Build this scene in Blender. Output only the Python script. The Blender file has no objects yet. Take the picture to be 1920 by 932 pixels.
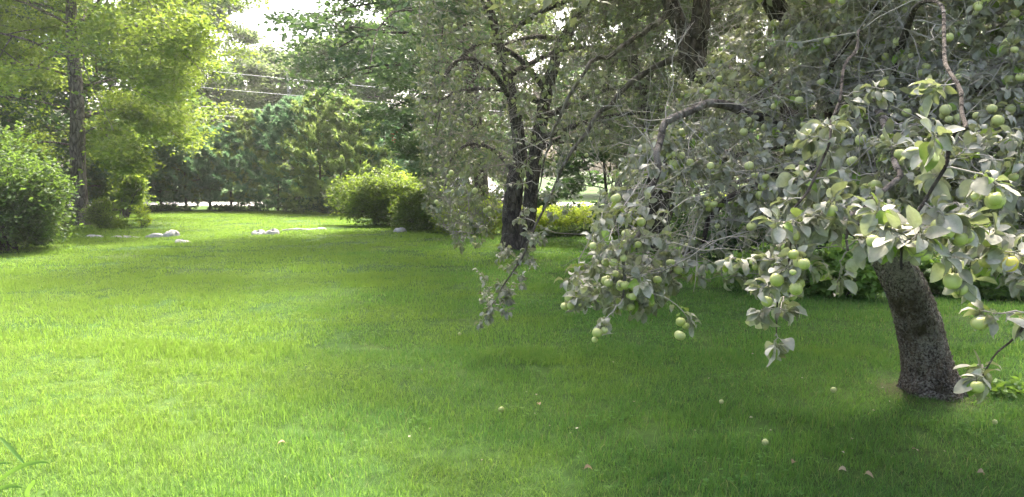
import bpy, math
import numpy as np
from mathutils import Matrix, Vector

# ------------------------------------------------------------------ camera, sky, sun, exposure
scene = bpy.context.scene
col = scene.collection
R = math.radians
F, CX, CY, HOR, CAMH = 1450.0, 960.0, 466.0, 330.0, 1.6
PITCH = math.atan((CY - HOR) / F)
cam_data = bpy.data.cameras.new('camera')
cam_data.sensor_fit = 'HORIZONTAL'
cam_data.sensor_width = 36.0
cam_data.lens = 36.0 * F / 1920.0
cam_data.clip_start = 0.05
cam_data.clip_end = 2000.0
cam = bpy.data.objects.new('camera', cam_data)
cam.location = (0, 0, CAMH)
cam.rotation_euler = (math.pi / 2 - PITCH, 0, 0)
col.objects.link(cam)
scene.camera = cam

SUN_EL, SUN_AZ = R(57), R(12)          # azimuth measured from +Y (ahead) towards +X (right)
world = bpy.data.worlds.new('World')
scene.world = world
world.use_nodes = True
wn = world.node_tree
sky = wn.nodes.new('ShaderNodeTexSky')
sky.sky_type = 'NISHITA'
sky.sun_disc = False
sky.sun_elevation = SUN_EL
sky.sun_rotation = SUN_AZ
sky.air_density = 0.8
sky.dust_density = 8.0
sky.ozone_density = 0.3
bg = wn.nodes['Background']
bg.inputs['Strength'].default_value = 0.15
wn.links.new(sky.outputs['Color'], bg.inputs['Color'])

sun_data = bpy.data.lights.new('sun', 'SUN')
sun_data.energy = 2.35
sun_data.angle = R(8.0)
sun_data.color = (1.0, 0.95, 0.84)
sun = bpy.data.objects.new('sun', sun_data)
sd = Vector((math.sin(SUN_AZ) * math.cos(SUN_EL), math.cos(SUN_AZ) * math.cos(SUN_EL), math.sin(SUN_EL)))
sun.rotation_euler = (-sd).to_track_quat('-Z', 'Y').to_euler()
sun.location = sd * 60
col.objects.link(sun)

vs = scene.view_settings
vs.view_transform = 'Standard'
vs.look = 'None'
vs.gamma = 1.0
vs.use_curve_mapping = False
vs.exposure = 2.65
scene.render.engine = 'CYCLES'
scene.cycles.use_denoising = True
scene.cycles.max_bounces = 8
scene.cycles.diffuse_bounces = 4
scene.cycles.glossy_bounces = 2
scene.cycles.transmission_bounces = 5
scene.cycles.transparent_max_bounces = 6
scene.cycles.volume_bounces = 1
scene.cycles.sample_clamp_indirect = 6.0

HAZE = 0.0006
rng = np.random.default_rng(11)

# ------------------------------------------------------------------ helpers
def nrmz(a):
    return a / (np.linalg.norm(a, axis=-1, keepdims=True) + 1e-9)

SP, CP = math.sin(PITCH), math.cos(PITCH)
def P(px, py, Y):
    """a world point at distance Y ahead of the photographer, seen at photo pixel px, py"""
    u = (px - CX) / F; v = -(py - CY) / F
    dy = CP + v * SP; dz = -SP + v * CP
    return np.array([u * Y / dy, Y, CAMH + dz * Y / dy])
def proj(p):
    p = np.atleast_2d(p)
    y = p[:, 1]; z = p[:, 2] - CAMH
    d = y * CP - z * SP; up = y * SP + z * CP
    d = np.where(np.abs(d) < 1e-4, 1e-4, d)
    return np.stack([CX + F * p[:, 0] / d, CY - F * up / d], 1), d
def ground_h(x, y):
    x = np.asarray(x, float); y = np.asarray(y, float)
    fade = np.clip((36 - y) / 10, 0, 1) * np.clip((30 - np.abs(x)) / 10, 0, 1)
    return fade * (0.035 * np.sin(x * .55 + 1.2) * np.cos(y * .43) + .02 * np.sin(x * 1.3 + y * .9) + .012 * np.sin(y * 2.1 - x * 1.7))
def G(px, py):
    Y = CAMH * F / max(py - HOR, 3)
    for _ in range(4):
        p = P(px, py, Y); h = float(ground_h(p[0], Y))
        Y = (CAMH - h) * F / (py - HOR) * 1.0
    p = P(px, py, Y); p[2] = float(ground_h(p[0], Y))
    return p
def in_poly(q, poly):
    poly = np.asarray(poly, float); x, y = q[:, 0], q[:, 1]
    ins = np.zeros(len(q), bool); j = len(poly) - 1
    for i in range(len(poly)):
        xi, yi = poly[i]; xj, yj = poly[j]
        c = ((yi > y) != (yj > y)) & (x < (xj - xi) * (y - yi) / (yj - yi + 1e-12) + xi)
        ins ^= c; j = i
    return ins

class MB:
    def __init__(s):
        s.v = []; s.t = []; s.f = {3: [], 4: []}; s.n = 0; s.m = {3: [], 4: []}
    def add(s, v, faces, tint=0.5, mat=0):
        v = np.asarray(v, np.float32).reshape(-1, 3)
        s.v.append(v)
        s.t.append(np.broadcast_to(np.asarray(tint, np.float32), (len(v),)))
        for f in (faces if isinstance(faces, list) else [faces]):
            f = np.asarray(f, np.int32)
            if f.size == 0: continue
            s.f[f.shape[1]].append(f + s.n); s.m[f.shape[1]].append(np.full(len(f), mat, np.int32))
        s.n += len(v)
    def mesh(s, name, mats, smooth=True):
        me = bpy.data.meshes.new(name)
        V = np.concatenate(s.v); T = np.concatenate(s.t)
        loops = []; starts = []; mi = []; o = 0
        for k in (3, 4):
            if s.f[k]:
                f = np.concatenate(s.f[k]); loops.append(f.ravel())
                starts.append(o + np.arange(len(f)) * k); o += f.size; mi.append(np.concatenate(s.m[k]))
        L = np.concatenate(loops); S = np.concatenate(starts).astype(np.int32); M = np.concatenate(mi)
        me.vertices.add(len(V)); me.vertices.foreach_set('co', V.ravel())
        me.loops.add(len(L)); me.loops.foreach_set('vertex_index', L)
        me.polygons.add(len(S)); me.polygons.foreach_set('loop_start', S)
        me.polygons.foreach_set('material_index', M)
        me.polygons.foreach_set('use_smooth', np.full(len(S), bool(smooth)))
        a = me.attributes.new('tint', 'FLOAT', 'POINT'); a.data.foreach_set('value', T.astype(np.float32))
        for m in (mats if isinstance(mats, (list, tuple)) else [mats]): me.materials.append(m)
        me.update(calc_edges=True)
        return me
    def build(s, name, mats, parent=None, smooth=True, kind=None):
        o = bpy.data.objects.new(name, s.mesh(name, mats, smooth))
        col.objects.link(o)
        if parent is not None:
            o.parent = parent
            o.matrix_parent_inverse = Matrix.Translation(-Vector(parent.location)) if parent.type == 'EMPTY' else Matrix()
        if kind: o['kind'] = kind
        return o
def tag(o, label=None, cat=None, group=None, kind=None):
    if label: o['label'] = label
    if cat: o['category'] = cat
    if group: o['group'] = group
    if kind: o['kind'] = kind
    return o
def thing(name, loc, label, cat, group=None):
    o = bpy.data.objects.new(name, None); o.location = loc; o.empty_display_size = .2
    col.objects.link(o); return tag(o, label, cat, group)

def tubes(mb, paths, radii, sides=4, tint=0.5):
    """paths (n,k,3), radii (n,k): tapered tubes in one go"""
    paths = np.asarray(paths, float); n, k, _ = paths.shape
    radii = np.broadcast_to(np.asarray(radii, float), (n, k))
    t = nrmz(np.gradient(paths, axis=1))
    mean = nrmz(paths[:, -1] - paths[:, 0] + 1e-6)
    ref = np.where(np.abs(mean[:, 2:3]) > .8, np.array([[1., 0.13, 0]]), np.array([[0, 0.1, 1.]]))
    ref = np.repeat(ref[:, None], k, 1)
    a = nrmz(np.cross(t, ref)); b = np.cross(t, a)
    ang = np.arange(sides) * 2 * math.pi / sides
    v = paths[:, :, None] + radii[:, :, None, None] * (np.cos(ang)[:, None] * a[:, :, None] + np.sin(ang)[:, None] * b[:, :, None])
    i = np.arange(n)[:, None, None]; j = np.arange(k - 1)[None, :, None]; s = np.arange(sides)[None, None]
    s2 = (s + 1) % sides
    base = i * k * sides
    f = np.stack([base + j * sides + s, base + j * sides + s2, base + (j + 1) * sides + s2, base + (j + 1) * sides + s], -1).reshape(-1, 4)
    tt = np.broadcast_to(np.asarray(tint, float).reshape(-1, 1), (n, k * sides)).ravel()
    mb.add(v.reshape(-1, 3), f, tt)

def smooth_path(pts, k):
    """Catmull-Rom through the points, k samples"""
    p = np.asarray(pts, float)
    if len(p) == 2: return p[0] + (p[1] - p[0]) * np.linspace(0, 1, k)[:, None]
    q = np.vstack([2 * p[0] - p[1], p, 2 * p[-1] - p[-2]])
    u = np.linspace(0, len(p) - 1 - 1e-6, k); i = u.astype(int); f = (u - i)[:, None]
    a, b, c, d = q[i], q[i + 1], q[i + 2], q[i + 3]
    return .5 * ((2 * b) + (c - a) * f + (2 * a - 5 * b + 4 * c - d) * f ** 2 + (3 * b - a - 3 * c + d) * f ** 3)

def bark_tube(mb, pts, rad, k, sides, amp=.12, flare=0, seed=0, flare_len=.3):
    """a stem with plated, uneven bark"""
    r_ = np.random.default_rng(seed)
    p = smooth_path(pts, k); rr = np.interp(np.linspace(0, 1, k), np.linspace(0, 1, len(rad)), rad)
    t = nrmz(np.gradient(p, axis=0)); ref = np.array([1., .2, 0])
    a = nrmz(np.cross(t, ref)); b = np.cross(t, a)
    ang = np.arange(sides) * 2 * math.pi / sides
    s = np.concatenate([[0], np.cumsum(np.linalg.norm(np.diff(p, axis=0), axis=1))])
    d = np.zeros((k, sides))
    for m in range(2, 8):
        ph = r_.uniform(0, 6.28); fz = r_.uniform(1, 7)
        d += np.cos(m * ang[None] + ph + np.sin(s[:, None] * fz + ph) * 1.2) / m * .35
    d += r_.normal(0, .22, (k, sides))
    fl = 1 + flare * np.exp(-s / flare_len)[:, None] * (1 + .5 * np.cos(ang * 5 + seed)[None])
    rad_ = rr[:, None] * (1 + amp * d) * fl
    v = p[:, None] + rad_[..., None] * (np.cos(ang)[:, None] * a[:, None] + np.sin(ang)[:, None] * b[:, None])
    j = np.arange(k - 1)[:, None]; q = np.arange(sides)[None]; q2 = (q + 1) % sides
    f = np.stack([j * sides + q, j * sides + q2, (j + 1) * sides + q2, (j + 1) * sides + q], -1).reshape(-1, 4)
    mb.add(v.reshape(-1, 3), f, .5)
    mb.add(np.vstack([v[-1], p[-1:] + t[-1:] * rr[-1] * .5]), np.stack([np.arange(sides), (np.arange(sides) + 1) % sides, np.full(sides, sides)], 1), .5)
    return p, rr

# leaf templates: (along, across, lift), faces
def leaf_template(kind):
    if kind == 'diamond':
        return np.array([[0, 0, 0], [.42, .5, .07], [1, 0, -.05], [.42, -.5, .07]]), [np.array([[0, 2, 1], [0, 3, 2]])]
    if kind == 'oval':
        return np.array([[0, 0, 0], [.3, .46, .06], [.75, .38, .03], [1, 0, -.1], [.75, -.38, .03], [.3, -.46, .06]]), \
            [np.array([[0, 3, 2, 1], [0, 5, 4, 3]])]
    if kind == 'needle':
        return np.array([[0, .5, 0], [0, -.5, 0], [1, 0, 0]]), [np.array([[0, 1, 2]])]
    if kind == 'maple':
        pts = [[0, 0, 0], [.1, .42, .02], [.28, .28, .03], [.55, .62, -.03], [.6, .22, .03], [1, 0, -.08], [.6, -.22, .03], [.55, -.62, -.03], [.28, -.28, .03], [.1, -.42, .02]]
        return np.array(pts), [np.array([[0, 2, 1], [0, 4, 2], [2, 4, 3], [0, 6, 4], [4, 6, 5], [0, 8, 6], [6, 8, 7], [0, 9, 8]])]
    if kind == 'apple':
        st = [0, .16, .48, .82, 1]; w = [.03, .36, .49, .34, .02]; lift = [0, .05, .07, .0, -.14]; fold = [.0, .07, .1, .06, .0]
        v = [[-.34, .013, .06], [-.34, -.013, .06]]
        for a, b, c, d in zip(st, w, lift, fold): v += [[a, b, c + d], [a, 0, c], [a, -b, c + d]]
        f = [[0, 1, 4, 2]]
        for i in range(4):
            o = 2 + 3 * i
            f += [[o, o + 1, o + 4, o + 3], [o + 1, o + 2, o + 5, o + 4]]
        return np.array(v), [np.array(f)]
TPL = {k: leaf_template(k) for k in ('diamond', 'oval', 'needle', 'maple', 'apple')}

def leaves(mb, pos, d, n, length, width, tint, kind='diamond', curl=None):
    tv, tf = TPL[kind]; N = len(pos)
    if N == 0: return
    d = nrmz(d); s = nrmz(np.cross(n, d)); u = np.cross(d, s)
    length = np.broadcast_to(length, (N,)); width = np.broadcast_to(width, (N,))
    al = tv[None, :, 0]; ac = tv[None, :, 1]; li = tv[None, :, 2]
    if curl is not None: li = li * curl[:, None]
    v = pos[:, None] + (length[:, None] * al)[..., None] * d[:, None] + (width[:, None] * ac)[..., None] * s[:, None] + (length[:, None] * li)[..., None] * u[:, None]
    m = tv.shape[0]
    ff = [(f[None] + (np.arange(N) * m)[:, None, None]).reshape(-1, f.shape[1]) for f in tf]
    mb.add(v.reshape(-1, 3), ff, np.repeat(np.broadcast_to(tint, (N,)), m))

# ------------------------------------------------------------------ materials
def newmat(name):
    m = bpy.data.materials.new(name); m.use_nodes = True
    nt = m.node_tree; nt.nodes.clear()
    out = nt.nodes.new('ShaderNodeOutputMaterial')
    return m, nt, out
def N(nt, t, **kw):
    n = nt.nodes.new(t)
    for k, v in kw.items(): setattr(n, k, v)
    return n
def rgb(c): return (c[0], c[1], c[2], 1.0)
def ramp(nt, fac, stops):
    r = N(nt, 'ShaderNodeValToRGB'); e = r.color_ramp.elements
    while len(e) < len(stops): e.new(.5)
    for i, (p, c) in enumerate(stops): e[i].position = p; e[i].color = rgb(c)
    nt.links.new(fac, r.inputs['Fac']); return r.outputs['Color']
def noise(nt, scale, detail=4, rough=.55, coord='Object', vec=None):
    n = N(nt, 'ShaderNodeTexNoise'); n.inputs['Scale'].default_value = scale
    n.inputs['Detail'].default_value = detail; n.inputs['Roughness'].default_value = rough
    if vec is None:
        if coord == 'Position': vec = N(nt, 'ShaderNodeNewGeometry').outputs['Position']
        else: vec = N(nt, 'ShaderNodeTexCoord').outputs[coord]
    nt.links.new(vec, n.inputs['Vector'])
    return n.outputs['Fac']
def mixc(nt, fac, a, b, blend='MIX'):
    m = N(nt, 'ShaderNodeMix', data_type='RGBA', blend_type=blend)
    for i, x in ((0, fac), (6, a), (7, b)):
        if hasattr(x, 'links') or hasattr(x, 'node'): nt.links.new(x, m.inputs[i])
        else: m.inputs[i].default_value = x if i == 0 else rgb(x)
    return m.outputs[2]
def bump(nt, h, strength=.5, dist=.01):
    b = N(nt, 'ShaderNodeBump'); b.inputs['Strength'].default_value = strength; b.inputs['Distance'].default_value = dist
    nt.links.new(h, b.inputs['Height']); return b.outputs['Normal']

def leaf_mat(name, stops, trans=(.3, .5, .05), tmix=.4, rough=.5, spec=.35, patch=None, patch_scale=.6, mottle=0, yellow_left=False):
    m, nt, out = newmat(name)
    at = N(nt, 'ShaderNodeAttribute', attribute_name='tint')
    c = ramp(nt, at.outputs['Fac'], stops)
    if mottle:
        c = mixc(nt, 1.0, c, ramp(nt, noise(nt, mottle, 4, .65, coord='Position'), [(.3, (.62, .62, .58)), (.55, (1, 1, 1)), (.75, (1.12, 1.1, 1.04))]), 'MULTIPLY')
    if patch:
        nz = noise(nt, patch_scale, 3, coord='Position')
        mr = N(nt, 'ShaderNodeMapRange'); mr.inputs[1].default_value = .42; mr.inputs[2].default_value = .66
        if yellow_left:      # turf colour mixed yellower towards the left side of the lawn
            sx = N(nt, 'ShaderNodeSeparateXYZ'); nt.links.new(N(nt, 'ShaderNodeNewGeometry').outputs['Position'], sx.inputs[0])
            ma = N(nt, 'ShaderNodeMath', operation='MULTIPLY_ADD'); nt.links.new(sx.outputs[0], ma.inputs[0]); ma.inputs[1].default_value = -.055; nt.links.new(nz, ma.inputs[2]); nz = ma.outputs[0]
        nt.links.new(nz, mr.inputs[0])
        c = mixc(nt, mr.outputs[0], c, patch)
    p = N(nt, 'ShaderNodeBsdfPrincipled'); p.inputs['Roughness'].default_value = rough
    p.inputs['Specular IOR Level'].default_value = spec
    nt.links.new(c, p.inputs['Base Color'])
    tr = N(nt, 'ShaderNodeBsdfTranslucent')
    nt.links.new(mixc(nt, .75, c, trans), tr.inputs['Color'])
    mx = N(nt, 'ShaderNodeMixShader'); mx.inputs[0].default_value = tmix
    nt.links.new(p.outputs[0], mx.inputs[1]); nt.links.new(tr.outputs[0], mx.inputs[2])
    nt.links.new(mx.outputs[0], out.inputs[0])
    return m
def plain(name, c, rough=.7, metal=0, spec=.4, var=None, vs_=8, coat=0):
    m, nt, out = newmat(name)
    p = N(nt, 'ShaderNodeBsdfPrincipled'); p.inputs['Roughness'].default_value = rough
    p.inputs['Metallic'].default_value = metal; p.inputs['Specular IOR Level'].default_value = spec
    p.inputs['Coat Weight'].default_value = coat
    if var: nt.links.new(mixc(nt, noise(nt, vs_), c, var), p.inputs['Base Color'])
    else: p.inputs['Base Color'].default_value = rgb(c)
    nt.links.new(p.outputs[0], out.inputs[0]); return m
def bark_mat(name, dark, mid, lichen, scale=14, lich=.6, moss=None, moss_z=None):
    m, nt, out = newmat(name)
    pos = N(nt, 'ShaderNodeNewGeometry').outputs['Position']
    mp = N(nt, 'ShaderNodeMapping'); mp.inputs['Scale'].default_value = (1, 1, .35); nt.links.new(pos, mp.inputs['Vector'])
    n1 = noise(nt, scale, 8, .65, vec=mp.outputs[0])
    c = ramp(nt, n1, [(.3, dark), (.62, mid)])
    n2 = noise(nt, scale * 3.2, 6, .7, vec=pos)
    vo = N(nt, 'ShaderNodeTexVoronoi', feature='DISTANCE_TO_EDGE'); vo.inputs['Scale'].default_value = scale * 1.3
    wv = N(nt, 'ShaderNodeMix', data_type='VECTOR'); wv.inputs[0].default_value = .16
    nz3 = N(nt, 'ShaderNodeTexNoise'); nz3.inputs['Scale'].default_value = scale * .6; nt.links.new(mp.outputs[0], nz3.inputs['Vector'])
    nt.links.new(mp.outputs[0], wv.inputs[4]); nt.links.new(nz3.outputs['Color'], wv.inputs[5]); nt.links.new(wv.outputs[1], vo.inputs['Vector'])
    crack = ramp(nt, vo.outputs['Distance'], [(.0, (.4, .38, .36)), (.16, (1, 1, 1))])
    c = mixc(nt, 1.0, c, crack, 'MULTIPLY')
    n3 = noise(nt, 2.6, 3, .5, vec=pos)
    mu = N(nt, 'ShaderNodeMath', operation='MULTIPLY_ADD'); nt.links.new(n3, mu.inputs[0]); mu.inputs[1].default_value = .5; nt.links.new(n2, mu.inputs[2])
    l = ramp(nt, mu.outputs[0], [(lich + .16, (0, 0, 0)), (lich + .3, (1, 1, 1))])
    c = mixc(nt, l, c, lichen)
    if moss:
        n4 = noise(nt, 5, 4, .6, vec=pos)
        c = mixc(nt, ramp(nt, n4, [(.5, (0, 0, 0)), (.68, (1, 1, 1))]), c, moss)
    p = N(nt, 'ShaderNodeBsdfPrincipled'); p.inputs['Roughness'].default_value = .9; p.inputs['Specular IOR Level'].default_value = .2
    nt.links.new(c, p.inputs['Base Color'])
    ad0 = N(nt, 'ShaderNodeMath', operation='ADD'); nt.links.new(n1, ad0.inputs[0]); nt.links.new(n2, ad0.inputs[1])
    ad = N(nt, 'ShaderNodeMath', operation='MULTIPLY_ADD'); nt.links.new(crack, ad.inputs[0]); ad.inputs[1].default_value = 1.3; nt.links.new(ad0.outputs[0], ad.inputs[2])
    nt.links.new(bump(nt, ad.outputs[0], 1.0, .03), p.inputs['Normal'])
    nt.links.new(p.outputs[0], out.inputs[0]); return m

M = {}
M['apple_leaf'] = leaf_mat('apple_leaf', [(0, (.045, .052, .032)), (.3, (.155, .152, .11)), (.65, (.29, .285, .222)), (.95, (.39, .378, .315)), (1, (.15, .24, .03))], (.28, .34, .09), .24, .55, .3, mottle=38)
M['apple_leaf_far'] = leaf_mat('apple_leaf_far', [(0, (.05, .062, .03)), (.5, (.13, .138, .08)), (.9, (.27, .27, .195)), (1, (.19, .16, .085))], (.26, .34, .08), .3, .45, .5)
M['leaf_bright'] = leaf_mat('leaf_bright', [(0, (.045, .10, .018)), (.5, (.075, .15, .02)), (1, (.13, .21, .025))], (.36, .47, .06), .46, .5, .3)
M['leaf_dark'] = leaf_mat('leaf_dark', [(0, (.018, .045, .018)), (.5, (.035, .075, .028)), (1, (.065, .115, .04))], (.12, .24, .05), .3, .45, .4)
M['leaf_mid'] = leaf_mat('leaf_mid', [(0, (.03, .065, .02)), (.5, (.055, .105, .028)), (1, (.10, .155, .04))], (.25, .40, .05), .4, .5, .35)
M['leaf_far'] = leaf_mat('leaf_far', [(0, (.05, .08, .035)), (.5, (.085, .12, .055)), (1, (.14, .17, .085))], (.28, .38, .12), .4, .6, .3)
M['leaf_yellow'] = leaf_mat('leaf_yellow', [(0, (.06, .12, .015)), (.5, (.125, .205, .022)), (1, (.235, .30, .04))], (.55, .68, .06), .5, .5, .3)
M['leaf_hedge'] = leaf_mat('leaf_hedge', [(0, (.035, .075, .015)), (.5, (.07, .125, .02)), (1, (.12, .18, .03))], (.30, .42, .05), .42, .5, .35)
M['leaf_maple'] = leaf_mat('leaf_maple', [(0, (.03, .065, .03)), (.5, (.055, .10, .045)), (1, (.10, .155, .07))], (.16, .27, .07), .35, .45, .4)
M['pine'] = leaf_mat('pine', [(0, (.03, .085, .05)), (.5, (.085, .17, .105)), (1, (.20, .30, .16))], (.22, .40, .16), .42, .5, .4)
M['pine_pale'] = leaf_mat('pine_pale', [(0, (.05, .10, .035)), (.5, (.13, .20, .06)), (1, (.25, .32, .10))], (.38, .50, .10), .42, .5, .4)
M['grass'] = leaf_mat('grass', [(0, (.022, .08, .018)), (.5, (.045, .145, .034)), (.85, (.09, .195, .052)), (1, (.28, .25, .11))], (.28, .49, .06), .42, .6, .12, patch=(.135, .185, .03), yellow_left=True, patch_scale=.45)
M['shrub_leaf'] = leaf_mat('shrub_leaf', [(0, (.07, .15, .035)), (.5, (.15, .27, .06)), (1, (.22, .34, .08))], (.35, .55, .06), .4, .45, .4)
M['red_leaf'] = leaf_mat('red_leaf', [(0, (.2, .03, .02)), (1, (.4, .06, .04))], (.5, .1, .05), .3)
M['dry_leaf'] = leaf_mat('dry_leaf', [(0, (.20, .12, .06)), (.5, (.38, .28, .17)), (1, (.55, .52, .40))], (.4, .3, .15), .2, .7, .2)
M['bark_apple'] = bark_mat('bark_apple', (.03, .024, .020), (.20, .147, .108), (.37, .325, .275), 20, .53, moss=(.06, .045, .022))
M['bark_dark'] = bark_mat('bark_dark', (.022, .018, .016), (.115, .094, .078), (.26, .245, .22), 10, .68)
M['bark_grey'] = bark_mat('bark_grey', (.065, .055, .047), (.22, .19, .165), (.36, .34, .31), 8, .7)
M['twig'] = plain('twig', (.10, .08, .065), .8, var=(.24, .21, .18), vs_=3)
M['twig_pale'] = plain('twig_pale', (.15, .125, .105), .8, var=(.36, .33, .29), vs_=9)
M['dead_wood'] = plain('dead_wood', (.45, .42, .38), .8, var=(.6, .57, .52))

# ------------------------------------------------------------------ ground
def ground_mat():
    m, nt, out = newmat('lawn_ground')
    pos = N(nt, 'ShaderNodeNewGeometry').outputs['Position']
    c = ramp(nt, noise(nt, .55, 5, .6, vec=pos), [(.35, (.044, .096, .02)), (.5, (.058, .115, .024)), (.68, (.082, .132, .028))])
    c2 = ramp(nt, noise(nt, 9, 8, .7, vec=pos), [(.35, (.5, .5, .45)), (.7, (1.1, 1.1, 1.0))])
    c = mixc(nt, 1.0, c, c2, 'MULTIPLY')
    # worn soil round the leaning trunk's foot
    t0 = G(1745, 742); vm = N(nt, 'ShaderNodeVectorMath', operation='DISTANCE'); nt.links.new(pos, vm.inputs[0]); vm.inputs[1].default_value = tuple(t0)
    ad = N(nt, 'ShaderNodeMath', operation='MULTIPLY_ADD'); nt.links.new(noise(nt, 6, 4, vec=pos), ad.inputs[0]); ad.inputs[1].default_value = .5; nt.links.new(vm.outputs['Value'], ad.inputs[2])
    c = mixc(nt, ramp(nt, ad.outputs[0], [(.45, (1, 1, 1)), (.75, (0, 0, 0))]), c, (.075, .065, .035))
    p = N(nt, 'ShaderNodeBsdfPrincipled'); p.inputs['Roughness'].default_value = .9; p.inputs['Specular IOR Level'].default_value = .1
    nt.links.new(c, p.inputs['Base Color'])
    nt.links.new(bump(nt, noise(nt, 40, 8, .7, vec=pos), .6, .02), p.inputs['Normal'])
    nt.links.new(p.outputs[0], out.inputs[0]); return m
M['ground'] = ground_mat()
def axis(fine0, fine1, step, far0, far1):
    a = np.arange(fine0, fine1 + 1e-6, step)
    lo = fine0 - np.geomspace(2, fine0 - far0, 9)[::-1]; hi = fine1 + np.geomspace(2, far1 - fine1, 9)
    return np.concatenate([lo, a, hi])
gx = axis(-32, 32, .4, -500, 500); gy = axis(-8, 38, .4, -300, 900)
XX, YY = np.meshgrid(gx, gy); ZZ = ground_h(XX, YY)
nx, ny = len(gx), len(gy)
ii, jj = np.meshgrid(np.arange(nx - 1), np.arange(ny - 1))
q = (jj * nx + ii).ravel()
mb = MB(); mb.add(np.stack([XX, YY, ZZ], -1).reshape(-1, 3), np.stack([q, q + 1, q + nx + 1, q + nx], 1))
tag(mb.build('lawn', M['ground']), kind='structure')

# pale road beyond the pines
m, nt, out = newmat('road')
p_ = N(nt, 'ShaderNodeBsdfPrincipled'); p_.inputs['Roughness'].default_value = .85
nt.links.new(ramp(nt, noise(nt, 2.5, 8, .7, coord='Position'), [(.3, (.27, .25, .24)), (.7, (.42, .39, .37))]), p_.inputs['Base Color'])
nt.links.new(p_.outputs[0], out.inputs[0]); M['road'] = m
mb = MB(); xs = np.linspace(-70, 70, 71); yc = 44 + .0016 * xs ** 2
v = np.concatenate([np.stack([xs, yc - 3.2, np.full(71, .012)], 1), np.stack([xs, yc + 3.2, np.full(71, .012)], 1)])
k = np.arange(70); mb.add(v, np.stack([k, k + 1, k + 72, k + 71], 1))
tag(mb.build('road', M['road']), kind='structure')

# ------------------------------------------------------------------ lawn grass (uncountable): tiles of real blades set out over the lawn
def grass_tile(size, nblades, lmin, lmax, w, segs, seed):
    r = np.random.default_rng(seed); n = nblades
    root = np.concatenate([r.uniform(-.5, .5, (n, 2)) * size + r.normal(0, size * .09, (n, 2)), np.zeros((n, 1))], 1)
    az = r.uniform(0, 6.283, n); L = r.uniform(lmin, lmax, n) * (1 + .35 * (r.random(n) < .1)); bend = r.uniform(.3, 1.7, n)
    h = np.stack([np.cos(az), np.sin(az), np.zeros(n)], 1); sd_ = np.stack([-np.sin(az), np.cos(az), np.zeros(n)], 1)
    W = w * r.uniform(.7, 1.3, n); wide = r.random(n) < .09; W[wide] *= 1.8; bend[wide] += .6; L[wide] *= 1.25
    mbk = MB(); rows = []
    th0 = r.uniform(.0, .4, n); pnt = root.copy(); st = L / segs
    for s in range(segs + 1):
        f = s / segs; wd = W * (1 - f ** 1.6) * .5
        if s == segs: rows.append(pnt[:, None])
        else: rows.append(np.stack([pnt - sd_ * wd[:, None], pnt + sd_ * wd[:, None]], 1))
        th = th0 + bend * (f + .5 / segs) * 1.1
        pnt = pnt + st[:, None] * (np.sin(th)[:, None] * h + np.cos(th)[:, None] * np.array([0, 0, 1.]))
    v = np.concatenate(rows, 1); m_ = 2 * segs + 1
    qs = [[2 * s, 2 * s + 1, 2 * s + 3, 2 * s + 2] for s in range(segs - 1)]; ts = [[2 * segs - 2, 2 * segs - 1, 2 * segs]]
    off = (np.arange(n) * m_)[:, None, None]
    fs = [(np.array(ts)[None] + off).reshape(-1, 3)]
    if qs: fs.append((np.array(qs)[None] + off).reshape(-1, 4))
    tint = np.clip(r.normal(.47, .3, n), 0, .87); tint[r.random(n) < .05] = 1.0
    mbk.add(v.reshape(-1, 3), fs, np.repeat(tint, m_))
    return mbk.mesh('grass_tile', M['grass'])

def gn_scatter(name, templates, pts, rotz, scl, idx):
    """one object: points carrying rotation, scale and tile choice, instanced by geometry nodes"""
    tc = bpy.data.collections.new(name + '_tiles')
    for i, me in enumerate(templates):
        tc.objects.link(bpy.data.objects.new('%s_tile_%02d' % (name, i), me))
    me = bpy.data.meshes.new(name)
    me.vertices.add(len(pts)); me.vertices.foreach_set('co', np.asarray(pts, np.float32).ravel())
    for nm, ty, data, key in (('rot', 'FLOAT_VECTOR', np.stack([rotz * 0, rotz * 0, rotz], 1), 'vector'), ('scl', 'FLOAT_VECTOR', scl, 'vector'), ('idx', 'INT', idx.astype(np.int32), 'value')):
        a = me.attributes.new(nm, ty, 'POINT'); a.data.foreach_set(key, np.ascontiguousarray(data).ravel())
    o = bpy.data.objects.new(name, me); col.objects.link(o)
    ng = bpy.data.node_groups.new(name + '_scatter', 'GeometryNodeTree')
    ng.interface.new_socket('Geometry', in_out='INPUT', socket_type='NodeSocketGeometry')
    ng.interface.new_socket('Geometry', in_out='OUTPUT', socket_type='NodeSocketGeometry')
    gi = ng.nodes.new('NodeGroupInput'); go = ng.nodes.new('NodeGroupOutput')
    ci = ng.nodes.new('GeometryNodeCollectionInfo'); ci.inputs['Collection'].default_value = tc
    ci.inputs['Separate Children'].default_value = True; ci.inputs['Reset Children'].default_value = True
    ip = ng.nodes.new('GeometryNodeInstanceOnPoints'); ip.inputs['Pick Instance'].default_value = True
    def at(nm, ty):
        n = ng.nodes.new('GeometryNodeInputNamedAttribute'); n.data_type = ty; n.inputs['Name'].default_value = nm
        return n.outputs['Attribute']
    ng.links.new(gi.outputs[0], ip.inputs['Points']); ng.links.new(ci.outputs[0], ip.inputs['Instance'])
    ng.links.new(at('idx', 'INT'), ip.inputs['Instance Index'])
    ng.links.new(at('rot', 'FLOAT_VECTOR'), ip.inputs['Rotation']); ng.links.new(at('scl', 'FLOAT_VECTOR'), ip.inputs['Scale'])
    ng.links.new(ip.outputs[0], go.inputs[0])
    md = o.modifiers.new('scatter', 'NODES'); md.node_group = ng
    return o

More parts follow.
